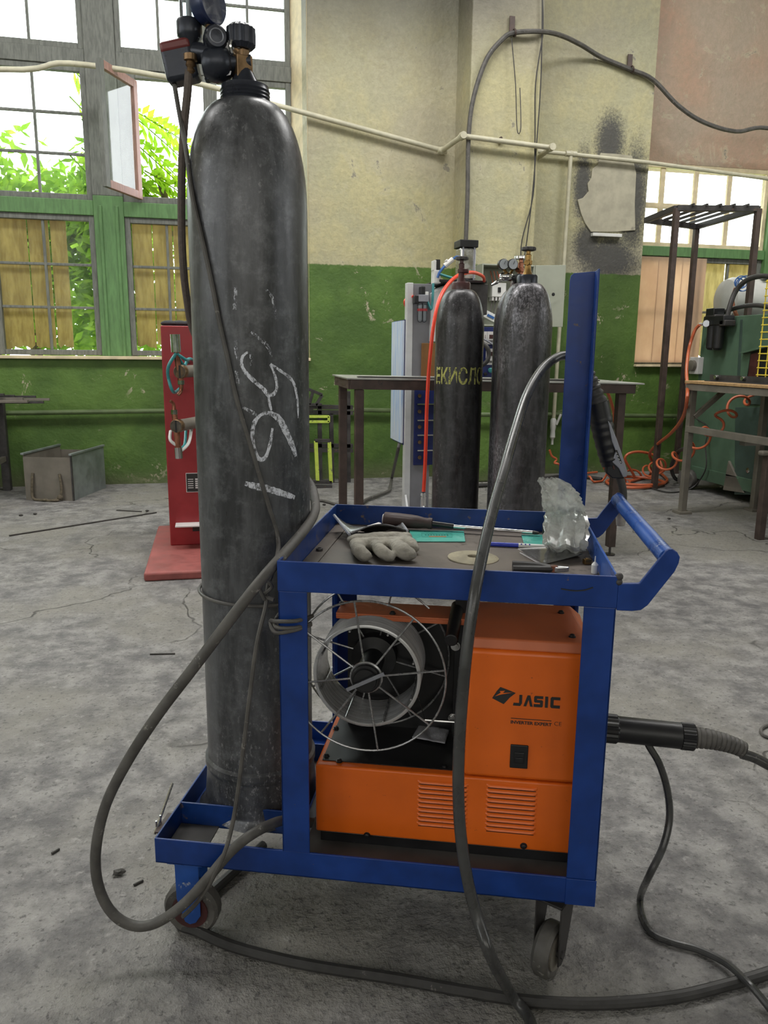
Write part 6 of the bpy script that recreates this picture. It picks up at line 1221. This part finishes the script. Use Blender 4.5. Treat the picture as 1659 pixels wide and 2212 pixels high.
tag(MB().tube([ck+V(-.03, 0, -.04), ck+V(-.05, 0, -.14), ck+V(-.02, -.02, -.25), ck+V(.06, -.02, -.36)], .016, 8, 6).build('brown_lead', mt['copper']), 'brown lead hanging below the blue wire coil', 'lead')
# bench in front of the green machine
bb = thing('work_bench', 'grey steel work bench with a wooden board top at the right edge', 'bench', (3.5, 4.5, 0))
bx0, bx1, by0, by1, bz = 3.27, 3.95, 3.4, 4.98, .955
MB().box((bx0, by0, bz-.02), (bx1, by1, bz)).build('board_top', mt['wood_board'], bb, smooth=False, bevel=.003)
for p, q in (((bx0+.03, by0, bz-.045), (bx0+.03, by1, bz-.045)), ((bx1-.03, by0, bz-.045), (bx1-.03, by1, bz-.045)), ((bx0+.03, by1-.03, bz-.045), (bx1-.03, by1-.03, bz-.045)), ((bx0+.04, by0, .615), (bx0+.04, by1-.03, .615))): MB().bar(p, q, .04, .045).build('rail', mt['galv_brown'], bb, smooth=False, bevel=.002)
for x_, y_ in ((bx0+.045, by1-.04), (bx1-.04, by1-.04), (bx0+.045, by0+.04), (bx1-.04, by0+.04)):
    lg = MB().box((x_-.022, y_-.022, 0), (x_+.022, y_+.022, bz-.06)).build('leg', mt['galv_brown'], bb, smooth=False, bevel=.003); MB().box((x_-.05, y_-.05, 0), (x_+.05, y_+.05, .018)).build('foot_plate', mt['galv_brown'], lg, smooth=False, bevel=.002)
MB().bar((bx0+.06, by1-.06, .70), (bx0+.30, by1-.06, .90), .03, .03).build('brace', mt['galv_brown'], bb, smooth=False)
st = thing('angle_strip', 'dark toothed steel strip lying along the bench edge', 'steel strip', (bx0+.2, 4.4, bz)); MB().box((bx0+.10, 3.5, bz), (bx0+.106, 4.84, bz+.045)).box((bx0+.06, 3.5, bz), (bx0+.10, 4.84, bz+.005)).build('strip', mt['steel_dark'], st, smooth=False)
for i in range(5): MB().cyl((bx0+.10, 4.75-.28*i, bz+.03), (bx0+.075, 4.75-.28*i, bz+.03), .014, n=10).build('clip', mt['steel'], st)
# yellow mesh guard standing on the bench
mg = thing('mesh_guard', 'yellow welded wire mesh guard standing on the bench at the right edge', 'mesh guard', (3.5, 4.1, bz))
p0, p1 = onX(1635, 822, 3.44), onX(1652, 605, 3.44); y0_ = p0.y; zt2 = p1.z
for i in range(9): yy = y0_-.075*i; MB().cyl((3.44, yy, bz), (3.44, yy-.0, zt2), .004, n=6).build('mesh_wire', mt['yellow'], mg)
nz_ = 15
for i in range(nz_): zz = bz+.01+(zt2-bz-.02)*i/(nz_-1); MB().cyl((3.435, y0_+.005, zz), (3.435, y0_-.62, zz), .004, n=6).build('mesh_wire', mt['yellow'], mg)
# low trestle leg at the right edge
lt_ = thing('trestle', 'low steel trestle with a tube crossbar at the lower right of the bench', 'trestle', (3.33, 4.1, 0)); q = onZ(1640, 1165)
MB().box((q.x-.022, q.y-.022, 0), (q.x+.022, q.y+.022, .53)).build('leg', mt['steel_brown'], lt_, smooth=False, bevel=.003); MB().bar(V(q.x-.06, q.y, .545), V(q.x+.9, q.y, .545), .05, .03).build('cross_bar', mt['galv_brown'], lt_, smooth=False, bevel=.01); MB().box((q.x+.82, q.y-.022, 0), (q.x+.865, q.y+.022, .53)).build('leg', mt['steel_brown'], lt_, smooth=False, bevel=.003)
tag(MB().bar(onX(1603, 954, 3.34), onX(1603, 954, 3.34)+V(.9, -.02, 0), .05, .05).build('steel_tube', mt['galv_brown'], smooth=False, bevel=.002), 'short square steel tube resting on the bench rail', 'steel tube')
# orange hoses
tag(MB().tube([onX(1511, 702, 3.92), onX(1500, 716, 3.9), onX(1488, 755, 3.85), onX(1483, 800, 3.6), onX(1485, 850, 3.25), onY(1476, 900, 5.1), onY(1450, 935, 5.5), onY(1422, 958, 5.9), onY(1404, 978, 6.2), onY(1408, 995, 6.3), onZ(1425, 1020, .03), onZ(1432, 1026, .02), onZ(1440, 1040, .02), onZ(1400, 1052, .02), onZ(1340, 1052, .02), onZ(1310, 1040, .02), onZ(1350, 1030, .03), onZ(1410, 1034, .03), onZ(1435, 1044, .03), onZ(1390, 1048, .035), onZ(1330, 1044, .03)], .013, 10, 8).build('orange_air_hose', mt['hose_orange']), 'smooth orange air hose hanging from the filter and coiling on the floor', 'hose')
tag(MB().tube([onY(1312, 846, 5.6), onY(1322, 875, 5.7), onY(1327, 905, 5.8), onY(1322, 935, 5.9), onY(1306, 960, 6.0), onY(1297, 985, 6.1), onY(1305, 1010, 6.2), onZ(1325, 1034, .02), onZ(1370, 1034, .02), onY(1350, 990, 6.3), onY(1375, 976, 6.3), onY(1415, 985, 6.3), onY(1430, 1015, 6.2), onZ(1400, 1030, .02), onZ(1360, 1040, .02)], .012, 10, 8).build('orange_air_hose', mt['hose_orange']), 'orange air hose looping down behind the torch to the floor coil', 'hose')
cp = spline([onX(1644, 847, 3.9), onX(1615, 855, 3.9), onY(1560, 905, 4.9), onY(1520, 945, 5.15), onY(1470, 985, 5.5), onY(1430, 1005, 5.8), onZ(1390, 1022, .06), onZ(1350, 1030, .05), onZ(1315, 1032, .05), onZ(1272, 1030, .05)], 40); hp = []; u_ = None; LL = 0
for i in range(len(cp)):
    t_ = (cp[min(i+1, len(cp)-1)]-cp[max(i-1, 0)]).normalized()
    if i: LL += (cp[i]-cp[i-1]).length
    u_, w_ = ortho(t_)[0], ortho(t_)[1]; a_ = LL/.27*2*math.pi; rr = .055*min(1, i/12, (len(cp)-1-i)/12+.2); q = cp[i]+(u_*math.cos(a_)+w_*math.sin(a_))*rr; q.z = max(q.z, .012); hp.append(q)
tag(MB().tube(hp, .0095, 8, 3).build('coiled_air_hose', mt['hose_orange']), 'coiled orange air hose stretched from the green machine to the floor', 'hose')
tag(MB().tube([onY(1187, 972, 6.5), onY(1192, 985, 6.5), onY(1202, 992, 6.5), onY(1198, 1000, 6.5), onY(1208, 1004, 6.5), onZ(1222, 1024, .03), onZ(1290, 1020, .02)], .010, 8, 6).build('tap_hose', mt['hose_orange']), 'short curled orange hose below the wall tap', 'hose')
tag(MB().tube([onY(1486, 968, 5.3), onY(1466, 975, 5.6), onY(1452, 1000, 5.8), onY(1452, 1020, 5.9), onZ(1462, 1036, .03), onZ(1490, 1040, .02)], .016, 8, 7).build('black_loop_hose', mt['rubber']), 'black hose looping beside the bench leg above the small wheel', 'hose')
tag(MB().tube([gxp(1505, 905, .02), gxp(1530, 925, .03), gxp(1524, 960, .05), gxp(1525, 1010, .06), gxp(1505, 1045, .06), onZ(1480, 1060, .01), onZ(1440, 1063, .01), onZ(1400, 1052, .01)], .006, 6, 8).build('thin_black_lead', mt['rubber']), 'thin black lead drooping down the green machine side to the floor', 'lead')
tag(MB().tube([onZ(1690, 1560, .006), onZ(1659, 1566, .006), onZ(1644, 1576, .006), onZ(1652, 1590, .006), onZ(1690, 1600, .006)], .005, 6, 8).build('wire_loop', mt['rubber_grey']), 'grey wire loop on the floor at the right frame edge', 'wire')
